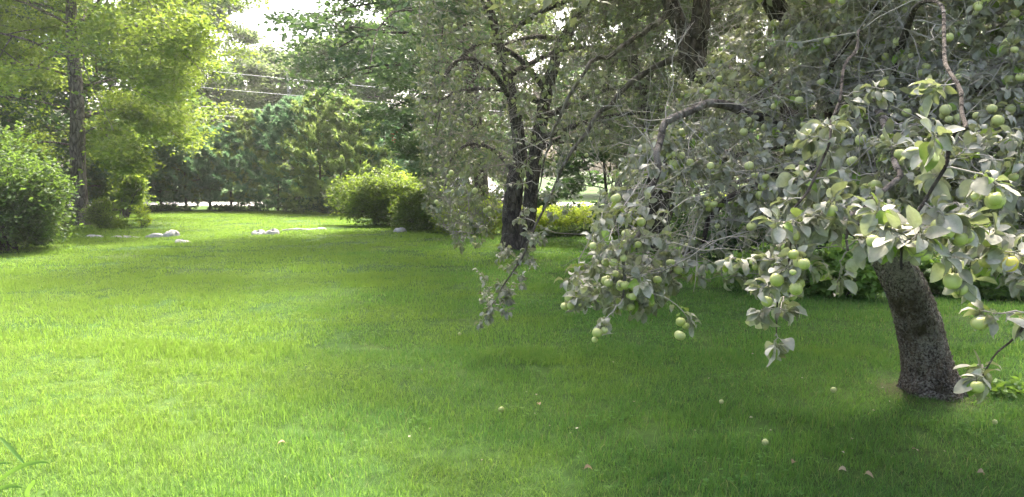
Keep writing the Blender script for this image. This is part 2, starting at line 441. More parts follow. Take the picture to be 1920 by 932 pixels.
def clump(x, y):
    return .5 + .25 * (np.sin(x * 2.3 + 1.7 * np.sin(y * 1.1)) + np.sin(y * 2.9 + 1.3 * np.sin(x * 1.7))) * .9
def lawn_points(y0, y1, size, seed, mx=1.12):
    r = np.random.default_rng(seed); out_ = []
    for y in np.arange(y0, y1, size):
        hw = (y + size) * .66 * mx + .8
        x = np.arange(-hw, hw, size)
        out_.append(np.stack([x, np.full(len(x), y)], 1))
    p = np.concatenate(out_) + r.uniform(-.2, .2, (sum(map(len, out_)), 2)) * size
    return p, r
LAWN_EDGE = None
def keep_lawn(p):
    # the lawn stops at the pines, the shrubs on the right and the ferny bank
    x, y = p[:, 0], p[:, 1]
    px = proj(np.stack([x, y, np.zeros(len(x))], 1))[0][:, 0]
    edge = np.interp(px, [0, 180, 640, 700, 860, 1000, 1120, 1300, 1400, 1920], [27, 34, 35, 27, 23, 21.5, 21, 17, 11.5, 9.5])
    return y < edge
TRUNK_XY = G(1745, 742)[:2]
tiles = []; PT = []; RT = []; SC = []; IX = []
for (y0, y1, size, nb, l0, l1, w, segs, ntile, sd0) in ((2.2, 7, .34, 620, .03, .085, .0028, 3, 6, 1), (7, 13, .6, 1000, .03, .072, .0048, 2, 4, 20), (13, 22, 1.0, 1000, .035, .07, .010, 2, 3, 40), (22, 36.5, 1.7, 1500, .035, .065, .016, 2, 3, 60)):
    b0 = len(tiles)
    for t in range(ntile): tiles.append(grass_tile(size, nb, l0, l1, w, segs, sd0 + t))
    p, r = lawn_points(y0, y1, size, sd0)
    p = p[keep_lawn(p)]
    n = len(p)
    PT.append(np.concatenate([p, ground_h(p[:, 0], p[:, 1])[:, None] - .004], 1)); RT.append(r.integers(0, 4, n) * math.pi / 2 + r.uniform(-.25, .25, n))
    hgt = .74 + .72 * np.clip(clump(p[:, 0], p[:, 1]), 0, 1.2) * r.uniform(.6, 1.4, n)
    hgt *= np.clip(np.hypot(p[:, 0] - TRUNK_XY[0], p[:, 1] - TRUNK_XY[1]) / .75, .3, 1)
    SC.append(np.stack([np.ones(n), np.ones(n), hgt], 1)); IX.append(b0 + r.integers(0, ntile, n))
go_ = gn_scatter('lawn_grass', tiles, np.concatenate(PT), np.concatenate(RT), np.concatenate(SC), np.concatenate(IX))
tag(go_, 'short green mown grass covering the whole lawn', 'grass', kind='stuff')

# broad leaved lawn weeds, far too many to count
rc = np.random.default_rng(31); cc = np.stack([rc.uniform(-6, 5, 150), rc.uniform(3.2, 10, 150)], 1); per = 16
cxy = np.repeat(cc, per, 0) + rc.normal(0, 1, (150 * per, 2)) * np.repeat(rc.uniform(.06, .22, 150), per)[:, None]
nw = len(cxy); cz = ground_h(cxy[:, 0], cxy[:, 1]) + rc.uniform(.028, .066, nw); a3 = rc.uniform(0, 6.283, nw)
mb = MB()
for k3 in range(3):
    an = a3 + k3 * 2.094
    leaves(mb, np.column_stack([cxy, cz]), np.stack([np.cos(an), np.sin(an), rc.uniform(-.1, .35, nw)], 1), nrmz(np.array([0, 0, 1.]) + rc.normal(0, .25, (nw, 3))), rc.uniform(.011, .02, nw), rc.uniform(.01, .017, nw), np.clip(rc.normal(.75, .12, nw), 0, .86), 'oval')
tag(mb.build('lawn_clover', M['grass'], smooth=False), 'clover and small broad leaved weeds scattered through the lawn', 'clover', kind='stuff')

# ------------------------------------------------------------------ generic vegetation
def child_paths(par, prad, per, f0, f1, lenf, spread, flat, droop, k, r, gravity=0):
    """branches off branches; par (n,k,3). returns (n*per,k2,3), radii"""
    n, kp, _ = par.shape
    f = np.sort(r.uniform(f0, f1, (n, per)), 1)
    u = f * (kp - 1); i = np.clip(u.astype(int), 0, kp - 2); w = (u - i)[..., None]
    idx = np.arange(n)[:, None]
    st = par[idx, i] * (1 - w) + par[idx, i + 1] * w
    tg = nrmz(par[idx, i + 1] - par[idx, i])
    plen = np.linalg.norm(np.diff(par, axis=1), axis=2).sum(1)[:, None]
    rd = nrmz(r.normal(0, 1, (n, per, 3)) * np.array([1, 1, flat]))
    d = nrmz(tg * (1 - spread) + rd * spread * 1.3 + np.array([0, 0, .12]))
    d[..., 2] *= flat; d = nrmz(d)
    L = lenf * plen * (1.15 - .55 * f) * r.uniform(.6, 1.25, (n, per))
    t = np.linspace(0, 1, k)
    side = nrmz(r.normal(0, 1, (n, per, 3)))
    pth = st[:, :, None] + (d[:, :, None] * t[:, None] + side[:, :, None] * (.12 * np.sin(t * 3))[:, None] + np.array([0, 0, -droop]) * (t ** 2)[:, None]) * L[:, :, None, None]
    rb = np.minimum(np.take_along_axis(prad, i, 1) * .6, .012 * L + .004)
    rad = rb[..., None] * (1 - .75 * t)
    return pth.reshape(n * per, k, 3), rad.reshape(n * per, k)

def leaf_scatter(mb, tips, per, spread, size, r, kind, flat=.5, up=.8, along=(.2, 1), tint=(.5, .22), shade=None, droop=.0, aspect=.62):
    n, k, _ = tips.shape
    f = r.uniform(along[0], along[1], (n, per)) * (k - 1); i = np.clip(f.astype(int), 0, k - 2); w = (f - i)[..., None]
    idx = np.arange(n)[:, None]
    pos = tips[idx, i] * (1 - w) + tips[idx, i + 1] * w
    pos = pos + r.normal(0, 1, pos.shape) * np.array([spread, spread, spread * flat])
    tg = nrmz(tips[:, -1] - tips[:, 0])[:, None]
    d = nrmz(tg * .5 + r.normal(0, .8, pos.shape) * np.array([1, 1, .5]) + np.array([0, 0, -droop]))
    nn = nrmz(np.array([0, 0, up]) + r.normal(0, .55, pos.shape))
    m_ = n * per
    L = size * r.uniform(.65, 1.3, m_)
    tt = np.clip(np.repeat(r.normal(0, tint[1] * .6, n), per) + r.normal(tint[0], tint[1], m_), 0, 1)
    leaves(mb, pos.reshape(-1, 3), d.reshape(-1, 3), nn.reshape(-1, 3), L, L * aspect, tt, kind)

def broadleaf(name, label, base, h, cr, cb, nleaf, size, mat, seed, bark='bark_grey', group=None, cat='tree', r0=None, lean=(0, 0), n1=24, flat=.55, kind='diamond', rise=.55, droop=.35, top=.96, tint=(.5, .22), spread=.2, keep=None, per2=7, per3=5, leafflat=.45, up=.8, shape=None, trunk_k=14, prim_cap=.09, toward=None):
    r = np.random.default_rng(seed)
    base = np.asarray(base, float); r0 = r0 or .018 * h
    o = thing(name, base, label, cat, group)
    zz = np.linspace(0, 1, 8)
    tp = np.stack([base[0] + lean[0] * zz ** 1.5 + r.normal(0, .012 * h, 8) * zz, base[1] + lean[1] * zz ** 1.5 + r.normal(0, .012 * h, 8) * zz, base[2] - .05 + zz * h * .92], 1)
    mt = MB(); p, rr = bark_tube(mt, tp, [r0 * 1.05, r0, r0 * .9, r0 * .75, r0 * .6, r0 * .4, r0 * .2, r0 * .06], trunk_k * 2, 12, .1, .35, seed)
    mt.build('trunk', M[bark], o)
    fz = np.linspace(cb, top, n1) + r.uniform(-.02, .02, n1)
    az = np.arange(n1) * 2.399 + r.uniform(0, .7, n1) + seed
    if toward is not None: az = np.where(np.arange(n1) % 2 == 0, toward + r.normal(0, .55, n1), az)
    u = np.clip(fz / .92, 0, 1) * (len(p) - 1); i = np.clip(u.astype(int), 0, len(p) - 2)
    st = p[i]
    x = (fz - cb) / (1 - cb + 1e-6)
    env = np.clip(np.sin(np.clip(.22 + .78 * x, 0, 1) * math.pi * .93 + .05), .15, 1) ** .7 if shape is None else shape(x)
    L = cr * env * r.uniform(.8, 1.15, n1)
    t = np.linspace(0, 1, 8)
    hd = np.stack([np.cos(az), np.sin(az), np.zeros(n1)], 1)
    rs = rise * (.35 + .9 * x) * r.uniform(.7, 1.3, n1)
    prim = st[:, None] + L[:, None, None] * (hd[:, None] * t[:, None] + (rs[:, None] * np.sin(t * 2.1)[None] * .8 - droop * t ** 2.5)[..., None] * np.array([0, 0, 1.]) + np.stack([np.sin(t * 5 + 1), np.cos(t * 4), 0 * t], -1)[None] * .05)
    if keep is not None:
        for _ in range(5):
            bad = ~keep(prim); prim[bad] = st[bad][:, None] + (prim[bad] - st[bad][:, None]) * .72
    pr = (np.clip(rr[i] * .45, .015, prim_cap)[:, None]) * (1 - .85 * t)
    sec, sr = child_paths(prim, pr, per2, .25, .98, .42, .55, flat, droop * .5, 6, r)
    ter, tr_ = child_paths(sec, sr, per3, .3, 1, .5, .6, flat, droop * .7, 4, r)
    ends = np.concatenate([ter, prim[:, -4:], sec[:, -4:]])
    if keep is not None: ends = ends[keep(ends)]; ter_k = keep(ter); ter, tr_ = ter[ter_k], tr_[ter_k]; sk = keep(sec); sec, sr = sec[sk], sr[sk]
    bm_ = MB(); tubes(bm_, prim, pr, 6); tubes(bm_, sec, sr, 4); tubes(bm_, ter, tr_, 3)
    tag(bm_.build('branches', M[bark], o), kind='stuff')
    lm = MB(); per = max(1, int(nleaf / max(1, len(ends))))
    leaf_scatter(lm, ends, per, spread, size, r, kind, leafflat, up, tint=tint)
    tag(lm.build('crown', M[mat], o, smooth=False), kind='stuff')
    return o

def shrub(name, label, base, rx, ry, h, nleaf, size, mat, seed, kind='oval', cat='shrub', group=None, lumps=9, tint=(.5, .2), up=.7, nstem=26, bark='bark_dark', shoots=0, aspect=.6, hem=.06, part_crown='foliage'):
    r = np.random.default_rng(seed); base = np.asarray(base, float)
    o = thing(name, base, label, cat, group)
    # lumpy envelope made of several overlapping mounds
    a = r.uniform(0, 6.283, lumps); rad = np.sqrt(r.uniform(0, 1, lumps)) * .75
    C_ = np.stack([base[0] + rx * rad * np.cos(a), base[1] + ry * rad * np.sin(a), base[2] + h * r.uniform(.18, .66, lumps)], 1)
    S_ = np.stack([rx * r.uniform(.22, .5, lumps), ry * r.uniform(.22, .5, lumps), h * r.uniform(.18, .36, lumps)], 1)
    C_[0] = base + np.array([0, 0, h * .42]); S_[0] = (rx * .66, ry * .66, h * .42)
    # sprays: short twigs on the mounds' skins and inside
    nt_ = max(60, nleaf // 9)
    w = S_[:, 0] * S_[:, 2]; li = r.choice(lumps, nt_, p=w / w.sum())
    d = nrmz(r.normal(0, 1, (nt_, 3)) + np.array([0, 0, .15])); fr = np.clip(r.normal(.92, .17, nt_), .3, 1.32)
    tip = C_[li] + S_[li] * d * fr[:, None]
    tip[:, 2] = np.maximum(tip[:, 2], base[2] + hem * h + r.uniform(0, .1, nt_) * h)
    root = np.stack([base[0] + r.normal(0, rx * .12, nt_), base[1] + r.normal(0, ry * .12, nt_), np.full(nt_, base[2])], 1)
    out_d = nrmz(nrmz(tip - base - np.array([0, 0, h * .3])) + r.normal(0, .35, (nt_, 3)) + np.array([0, 0, .35]))
    Lt = .14 * h * r.uniform(.6, 1.5, nt_)
    t = np.linspace(0, 1, 4)
    tw = tip[:, None] + out_d[:, None] * (t - .7)[:, None] * Lt[:, None, None] - np.array([0, 0, .25]) * (t ** 2)[:, None] * Lt[:, None, None]
    bm_ = MB(); tubes(bm_, tw, .004 * (1 - .6 * t)[None], 3)
    s_ = r.choice(nt_, nstem, replace=False)
    mid = root[s_] * .45 + tip[s_] * .55 + np.array([0, 0, .1 * h])
    tt_ = np.linspace(0, 1, 6)[:, None]
    sp = (1 - tt_) ** 2 * root[s_][:, None] + 2 * tt_ * (1 - tt_) * mid[:, None] + tt_ ** 2 * tip[s_][:, None]
    tubes(bm_, sp, (.016 * (1 - .75 * np.linspace(0, 1, 6)))[None] * min(1.5, h / 1.6), 5)
    tag(bm_.build('stems', M[bark], o), kind='stuff')
    lm = MB(); leaf_scatter(lm, tw, 9, .05 * h ** .5, size, r, kind, .8, up, along=(0, 1), tint=tint, droop=.1, aspect=aspect)
    if shoots:
        a = r.uniform(0, 6.283, shoots); b = base + np.stack([rx * .5 * np.cos(a) * r.random(shoots), ry * .5 * np.sin(a), np.full(shoots, h * .8)], 1)
        e = b + np.stack([r.normal(0, .08, shoots), r.normal(0, .08, shoots), h * r.uniform(.16, .34, shoots)], 1)
        sh = b[:, None] + (e - b)[:, None] * t[:, None]
        leaf_scatter(lm, sh, 16, .03, size * 1.1, r, kind, 1, .3, along=(.1, 1), tint=(.85, .1), aspect=aspect)
    tag(lm.build(part_crown, M[mat], o, smooth=False), kind='stuff')
    return o

def pine(name, label, base, h, cr, seed, mat='pine', group=None, cb=.14, tufts=1000, r0=.06):
    r = np.random.default_rng(seed); base = np.asarray(base, float)
    o = thing(name, base, label, 'pine tree', group)
    zz = np.linspace(0, 1, 6); tp = base + np.stack([r.normal(0, .03, 6) * zz, r.normal(0, .03, 6) * zz, zz * h - .05], 1)
    mt = MB(); bark_tube(mt, tp, [r0, r0 * .9, r0 * .7, r0 * .45, r0 * .2, .008], 16, 8, .08, .2, seed); mt.build('trunk', M['bark_dark'], o)
    nw = int(h / .42); per = 6; n = nw * per
    fz = np.repeat(np.linspace(cb, .97, nw), per) + r.uniform(-.015, .015, n)
    az = np.tile(np.arange(per) * 6.283 / per, nw) + np.repeat(np.arange(nw) * .7, per) + r.uniform(-.4, .4, n)
    x = (fz - cb) / (1 - cb)
    L = cr * (1 - x) ** .62 * (.55 + .45 * np.minimum(1, x * 6 + .45)) * r.uniform(.65, 1.2, n) + .12
    t = np.linspace(0, 1, 6); hd = np.stack([np.cos(az), np.sin(az), 0 * az], 1)
    b0 = base + np.stack([0 * fz, 0 * fz, fz * h], 1)
    rs = .15 + .5 * x + r.normal(0, .1, n)
    br = b0[:, None] + L[:, None, None] * (hd[:, None] * t[:, None] + (rs[:, None] * (t ** 1.6)[None])[..., None] * np.array([0, 0, 1.]))
    sec, sr = child_paths(br, np.broadcast_to(.012 * (1 - .7 * t), (n, 6)), 4, .35, 1, .38, .5, .6, -.25, 4, r)
    bm_ = MB(); tubes(bm_, br, (.014 * (1 - .7 * t))[None], 4); tubes(bm_, sec, sr, 3); tag(bm_.build('branches', M['bark_dark'], o), kind='stuff')
    allb = np.concatenate([sec, br[:, -4:]])
    per_t = max(2, int(tufts / len(allb)))
    f = r.uniform(.45, 1, (len(allb), per_t)) * 3; i = np.clip(f.astype(int), 0, 2); w = (f - i)[..., None]; ix = np.arange(len(allb))[:, None]
    tp_ = (allb[ix, i] * (1 - w) + allb[ix, i + 1] * w).reshape(-1, 3)
    td = np.repeat(nrmz(allb[:, -1] - allb[:, 0]), per_t, 0)
    nn = 10; T = len(tp_)
    d = nrmz(td[:, None] * .75 + np.array([0, 0, .3]) + r.normal(0, .6, (T, nn, 3))).reshape(-1, 3)
    pos = np.repeat(tp_, nn, 0) + r.normal(0, .025, (T * nn, 3))
    lm = MB(); tint = np.clip(np.repeat(np.repeat(r.normal(.45, .24, len(allb)), per_t), nn) + r.normal(0, .12, T * nn), 0, 1)
    leaves(lm, pos, d, nrmz(r.normal(0, .5, (T * nn, 3)) + np.array([0, -.25, .9])), r.uniform(.12, .26, T * nn), .045, tint, 'needle')
    tag(lm.build('crown', M[mat], o, smooth=False), kind='stuff')
    return o

#@@TREES

# ------------------------------------------------------------------ background trees
def at(px, Y):
    p = P(px, HOR, Y); p[2] = float(ground_h(p[0], Y)); return p

def fan_shape(x): return np.clip(1.05 - .55 * x, .2, 1.1)
def trunk_clear(e):
    q, d = proj(e[:, -1]); y0 = 24.6
    return ~((q[:, 0] > 105) & (q[:, 0] < 200) & (q[:, 1] > 150) & (e[:, -1, 1] < y0)) & ~((q[:, 1] > 335) & (q[:, 0] < 215)) & (q[:, 1] < np.interp(q[:, 0], [150, 260, 340, 420, 490, 520], [330, 320, 300, 255, 190, 90])) & (q[:, 0] < 525)
broadleaf('lawn_tree', 'tall bright green tree with bare grey trunk standing on the left of the lawn', G(152, 422), 15, 6.9, .2, 170000, .135, 'leaf_bright', 3, 'bark_grey', cat='tree', r0=.24, n1=40, flat=.55, rise=.5, droop=.4, spread=.27, prim_cap=.045, shape=fan_shape, leafflat=.5, up=.8, lean=(.3, 0), keep=trunk_clear)

def maple_keep(e):
    q, d = proj(e[:, -1]); x, y = q[:, 0], q[:, 1]
    lim = np.interp(x, [470, 540, 600, 660, 720, 780, 900], [120, 165, 195, 220, 250, 330, 300])
    return (y < lim) & (x > 480) & (e[:, -1, 0] < .6) & (e[:, -1, 1] < 24.6)
def dome_shape(x): return np.clip(1.1 - .4 * x, .2, 1.1)
maple = broadleaf('maple_tree', 'dark green maple spreading over the centre of the lawn with sky behind its left branches', at(905, 23.0), 13.5, 7.4, .17, 62000, .135, 'leaf_maple', 8, 'bark_dark', r0=.24, n1=40, prim_cap=.06, lean=(-1.2, -2.4), toward=math.pi, flat=.4, rise=.5, droop=.3, spread=.2, shape=dome_shape, kind='diamond', keep=maple_keep, leafflat=.4, up=.8, tint=(.5, .25))

# far trees: (pixel column, distance, height, crown radius, crown base, material, label)
FAR = [
 (18, 33, 15, 4.5, .16, 'leaf_dark', 'dark tree at the far left edge with a bare trunk and broken branch stubs'),
 (85, 37, 16, 4.6, .14, 'leaf_dark', 'dark green tree just left of the tall bright lawn tree'),
 (215, 36, 9.5, 3.6, .08, 'leaf_mid', 'leafy tree behind the grey trunk of the bright lawn tree'),
 (-90, 30, 14, 5, .12, 'leaf_dark', 'dark tree beyond the left bush, mostly outside the picture'),
 (310, 52, 16, 5.2, .12, 'leaf_mid', 'mid green tree behind the bright lawn tree, over the road'),
 (400, 56, 15, 5.0, .12, 'leaf_far', 'pale hazy tree behind the right branches of the bright lawn tree'),
 (478, 62, 11.5, 4.2, .12, 'leaf_far', 'hazy tree behind the pines, just left of the pale dead trunk'),
 (560, 64, 11.6, 4.4, .12, 'leaf_far', 'hazy tree behind the pines, just right of the pale dead trunk'),
 (625, 60, 12.5, 4.4, .12, 'leaf_far', 'hazy tree behind the pines under the maple branches'),
 (700, 57, 12.5, 4.6, .1, 'leaf_mid', 'green tree behind the wires, left of the apple trees'),
 (775, 54, 14, 4.8, .1, 'leaf_mid', 'green tree behind the wires, seen past the maple trunk'),
 (860, 60, 16, 5.2, .12, 'leaf_mid', 'green tree behind the parked car'),
 (950, 62, 17, 5.4, .22, 'leaf_mid', 'tree behind the twin trunk apple tree'),
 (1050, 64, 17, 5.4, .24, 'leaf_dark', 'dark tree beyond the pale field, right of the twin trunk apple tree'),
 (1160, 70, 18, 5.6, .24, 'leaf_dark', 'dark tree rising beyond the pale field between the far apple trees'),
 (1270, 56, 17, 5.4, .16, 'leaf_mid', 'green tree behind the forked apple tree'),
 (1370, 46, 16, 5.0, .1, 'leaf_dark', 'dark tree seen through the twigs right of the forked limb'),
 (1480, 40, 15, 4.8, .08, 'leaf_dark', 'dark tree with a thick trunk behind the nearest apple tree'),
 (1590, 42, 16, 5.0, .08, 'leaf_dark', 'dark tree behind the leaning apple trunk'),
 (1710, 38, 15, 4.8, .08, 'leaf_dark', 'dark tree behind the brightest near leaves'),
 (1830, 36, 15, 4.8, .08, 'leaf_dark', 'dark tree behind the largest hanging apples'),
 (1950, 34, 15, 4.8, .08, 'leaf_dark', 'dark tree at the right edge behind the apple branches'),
]
for i, (px, Y, h, cr, cb, mt_, lab) in enumerate(FAR):
    broadleaf('broadleaf_tree', lab, at(px, Y), h, cr, cb, 25000 if Y > 50 else 20000, .30 if Y > 50 else .24, mt_, 100 + i, 'bark_grey' if i < 6 else 'bark_dark', group='trees around the lawn', n1=20, per2=6, per3=5, spread=.36, flat=.55, tint=(.5, .25), kind='diamond')

# dead pale trunk behind the pines, broken limbs
o = thing('dead_tree', at(541, 58), 'pale dead bare trunk rising behind the pines below the sky gap', 'dead tree')
mb = MB(); bark_tube(mb, [at(541, 58), P(541, 250, 58), P(541, 190, 58), P(538, 135, 58), P(531, 113, 58)], [.14, .12, .1, .07, .02], 30, 8, .08, .2, 5); mb.build('trunk', M['dead_wood'], o)
for a, b, c in (((541, 150), (535, 138), (530, 128)), ((541, 215), (552, 200), (561, 190)), ((541, 212), (530, 203), (520, 199)), ((541, 180), (548, 165), (551, 150))):
    mb = MB(); tubes(mb, smooth_path([P(*a, 58), P(*b, 57.8), P(*c, 57.6)], 6)[None], np.linspace(.06, .015, 6)[None], 5); mb.build('branch', M['dead_wood'], o)

# pine hedge row
PINES = [(222, 36.5, 3.7, 1.5, 'pine'), (262, 36, 3.6, 1.5, 'pine'), (300, 36.4, 3.8, 1.5, 'pine'), (347, 36, 3.7, 1.5, 'pine'), (392, 36.6, 3.6, 1.6, 'pine'), (432, 36, 3.7, 1.6, 'pine'), (478, 36.4, 4.4, 1.7, 'pine_pale'), (520, 35.6, 4.5, 1.8, 'pine'),
         (560, 35, 4.9, 1.8, 'pine'), (600, 34.2, 5.0, 1.9, 'pine_pale'), (638, 33.4, 4.7, 2.0, 'pine_pale'), (676, 33.0, 4.3, 1.9, 'pine_pale'), (716, 34.0, 4.2, 1.9, 'pine')]
ordw = ['first', 'second', 'third', 'fourth', 'fifth', 'sixth', 'seventh', 'eighth', 'ninth', 'tenth', 'eleventh', 'twelfth', 'thirteenth']
for i, (px, Y, h, cr, mt_) in enumerate(PINES):
    cr *= 1.15
    pine('pine_tree', '%s young pine from the left in the far row, %s needles' % (ordw[i], 'blue green' if mt_ == 'pine' else 'yellowish green'), at(px, Y), h, cr, 300 + i, mt_, 'young pines in a row', cb=.12 if i < 8 else .03, tufts=2800)

# brush under the pines and along the far edge
for i, (px, Y, h, w, mt_, lab) in enumerate([(455, 35.0, .45, 1.6, 'leaf_dark', 'low dark brush under the pines, left of the pale rocks'), (560, 34.0, .7, 1.4, 'leaf_dark', 'low dark brush at the foot of the middle pines'), (612, 32.6, .8, 1.2, 'leaf_dark', 'low dark brush between the last pines and the hedge bush'), (300, 35.2, .35, 2.0, 'leaf_dark', 'thin low brush under the pines near the bright lawn tree')]):
    shrub('brush', lab, at(px, Y), w, .5, h, 2200, .09, mt_, 340 + i, 'diamond', group='low brush along the lawn edge')

# ------------------------------------------------------------------ shrubs
shrub('garden_bush', 'large rounded dark bush with light new shoots at the left edge of the lawn', G(8, 470), 1.35, 1.3, 2.5, 26000, .085, 'leaf_mid', 21, 'oval', shoots=22, lumps=18, tint=(.45, .25))
shrub('garden_bush', 'taller pale leafy bush behind the large dark left bush', G(-60, 455), 1.6, 1.4, 3.1, 12000, .09, 'leaf_yellow', 22, 'oval', shoots=10)
shrub('feathery_shrub', 'soft feathery green shrub between the left bush and the grey trunk', G(98, 438), .7, .7, 1.8, 10000, .07, 'leaf_mid', 23, 'diamond', tint=(.7, .2), aspect=.3)
shrub('feathery_shrub', 'feathery low plant at the right foot of the grey trunk', G(196, 428), .55, .5, 1.1, 7000, .06, 'leaf_bright', 24, 'diamond', tint=(.4, .2), aspect=.3)
shrub('maple_sapling', 'leafy sapling with drooping leaves right of the grey trunk', G(236, 408), .75, .7, 2.4, 2400, .16, 'leaf_bright', 25, 'maple', tint=(.5, .25), hem=.2, bark='bark_grey', nstem=14)
shrub('weed', 'thin yellow green weed growing behind the flat rocks', G(268, 425), .3, .25, .75, 500, .07, 'leaf_yellow', 26, 'oval', nstem=8)
shrub('weed', 'low weedy growth round the rock beside the grey trunk', G(212, 428), .7, .3, .35, 1400, .06, 'leaf_bright', 27, 'oval', nstem=10)
shrub('hedge_bush', 'wide leafy bush with bright yellow green top in the middle of the far lawn', G(732, 424), 1.85, 1.2, 1.85, 30000, .085, 'leaf_hedge', 31, 'oval', lumps=22, hem=.0, shoots=14, tint=(.33, .25))
shrub('hedge_bush', 'dark low bush right of the yellow topped bush', G(818, 431), 1.75, .9, 1.35, 18000, .08, 'leaf_hedge', 32, 'oval', tint=(.4, .2))
shrub('hedge_bush', 'paler bush behind and above the dark low bush', G(775, 417), 1.3, 1.0, 2.0, 12000, .085, 'leaf_yellow', 33, 'oval', tint=(.55, .2))
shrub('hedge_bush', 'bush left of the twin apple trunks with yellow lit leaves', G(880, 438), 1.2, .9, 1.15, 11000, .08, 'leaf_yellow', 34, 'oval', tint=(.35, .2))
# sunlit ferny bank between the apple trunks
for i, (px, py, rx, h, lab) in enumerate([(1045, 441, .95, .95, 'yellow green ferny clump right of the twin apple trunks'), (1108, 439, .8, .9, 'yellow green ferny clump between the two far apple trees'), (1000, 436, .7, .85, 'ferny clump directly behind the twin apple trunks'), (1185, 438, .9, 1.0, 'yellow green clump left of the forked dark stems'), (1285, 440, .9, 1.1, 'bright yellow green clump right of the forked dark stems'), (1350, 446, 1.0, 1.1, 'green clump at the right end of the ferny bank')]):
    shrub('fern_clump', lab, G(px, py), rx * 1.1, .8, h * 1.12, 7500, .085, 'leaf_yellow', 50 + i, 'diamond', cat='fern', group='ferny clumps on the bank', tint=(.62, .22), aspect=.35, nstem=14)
    shrub('ground_cover', 'dark ground cover before the %s' % lab.replace('yellow green ', '').replace('bright ', ''), G(px, py + 4), rx * .95, .35, .36, 2600, .07, 'leaf_mid', 70 + i, 'oval', cat='ground cover', group='ground cover along the bank', tint=(.3, .2), nstem=10)
broadleaf('small_maple', 'small dark leafed maple between the two far apple trees', at(1136, 20.3), 4.2, 2.0, .2, 12000, .14, 'leaf_dark', 61, 'bark_dark', r0=.05, n1=16, per2=5, per3=4, kind='maple', spread=.14, tint=(.35, .2))
# shaded undergrowth on the right, with lobed leaves
for i, (px, py, rx, h, mt_, lab) in enumerate([(1425, 541, .55, .65, 'shrub_leaf', 'low lobed leaf shrub below the middle apple cluster, left end of the undergrowth'), (1500, 553, .6, .72, 'shrub_leaf', 'lobed leaf shrub in the shade left of the leaning trunk'), (1590, 558, .62, .78, 'shrub_leaf', 'lobed leaf shrub nearest the leaning trunk on its left'), (1800, 556, .65, .75, 'shrub_leaf', 'dark leafy shrub just right of the leaning trunk'), (1880, 560, .6, .62, 'shrub_leaf', 'dark leafy shrub at the right edge behind the hanging apples'), (1985, 565, .8, .9, 'shrub_leaf', 'dark leafy shrub beyond the right edge')]):
    shrub('undergrowth_shrub', lab, G(px, py), rx, .5, h, 2700, .105, mt_, 80 + i, 'maple', group='lobed leaf shrubs under the apple trees', tint=(.5, .25), nstem=18, up=1.0, aspect=.9)
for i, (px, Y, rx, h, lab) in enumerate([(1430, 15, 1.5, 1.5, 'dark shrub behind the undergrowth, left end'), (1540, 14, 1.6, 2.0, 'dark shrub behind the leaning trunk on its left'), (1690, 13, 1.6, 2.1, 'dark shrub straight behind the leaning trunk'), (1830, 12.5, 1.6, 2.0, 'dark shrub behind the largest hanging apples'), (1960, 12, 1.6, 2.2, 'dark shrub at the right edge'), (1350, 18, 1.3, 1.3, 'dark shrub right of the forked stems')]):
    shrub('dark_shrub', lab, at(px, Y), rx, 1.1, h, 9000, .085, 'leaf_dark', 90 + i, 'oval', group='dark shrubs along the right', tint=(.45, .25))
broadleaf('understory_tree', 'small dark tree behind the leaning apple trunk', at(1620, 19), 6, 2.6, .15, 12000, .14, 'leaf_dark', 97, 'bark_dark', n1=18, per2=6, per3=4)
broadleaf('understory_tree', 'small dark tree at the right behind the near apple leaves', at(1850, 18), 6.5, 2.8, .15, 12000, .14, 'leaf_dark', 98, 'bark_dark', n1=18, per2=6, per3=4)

#@@APPLES

# ------------------------------------------------------------------ apple trees
def apple_mat(name, green, pale, blush):
    m, nt, out = newmat(name)
    tc = N(nt, 'ShaderNodeTexCoord').outputs['Object']
    rnd = N(nt, 'ShaderNodeObjectInfo').outputs['Random']
    c = mixc(nt, rnd, green, pale)
    c = mixc(nt, ramp(nt, noise(nt, 40, 3, vec=tc), [(.45, (0, 0, 0)), (.75, (.6, .6, .6))]), c, pale)
    sp_ = ramp(nt, noise(nt, 420, 2, vec=tc), [(.66, (0, 0, 0)), (.72, (.5, .5, .5))])
    c = mixc(nt, sp_, c, blush)
    p = N(nt, 'ShaderNodeBsdfPrincipled'); p.inputs['Roughness'].default_value = .42; p.inputs['Specular IOR Level'].default_value = .35
    p.inputs['Subsurface Weight'].default_value = 0.0
    nt.links.new(c, p.inputs['Base Color']); nt.links.new(p.outputs[0], out.inputs[0]); return m
M['apple'] = apple_mat('apple_skin', (.27, .30, .075), (.44, .45, .19), (.5, .42, .25))
M['apple_yellow'] = apple_mat('apple_skin_yellow', (.55, .42, .03), (.6, .5, .1), (.25, .12, .03))
M['stalk'] = plain('stalk', (.10, .09, .04), .8)

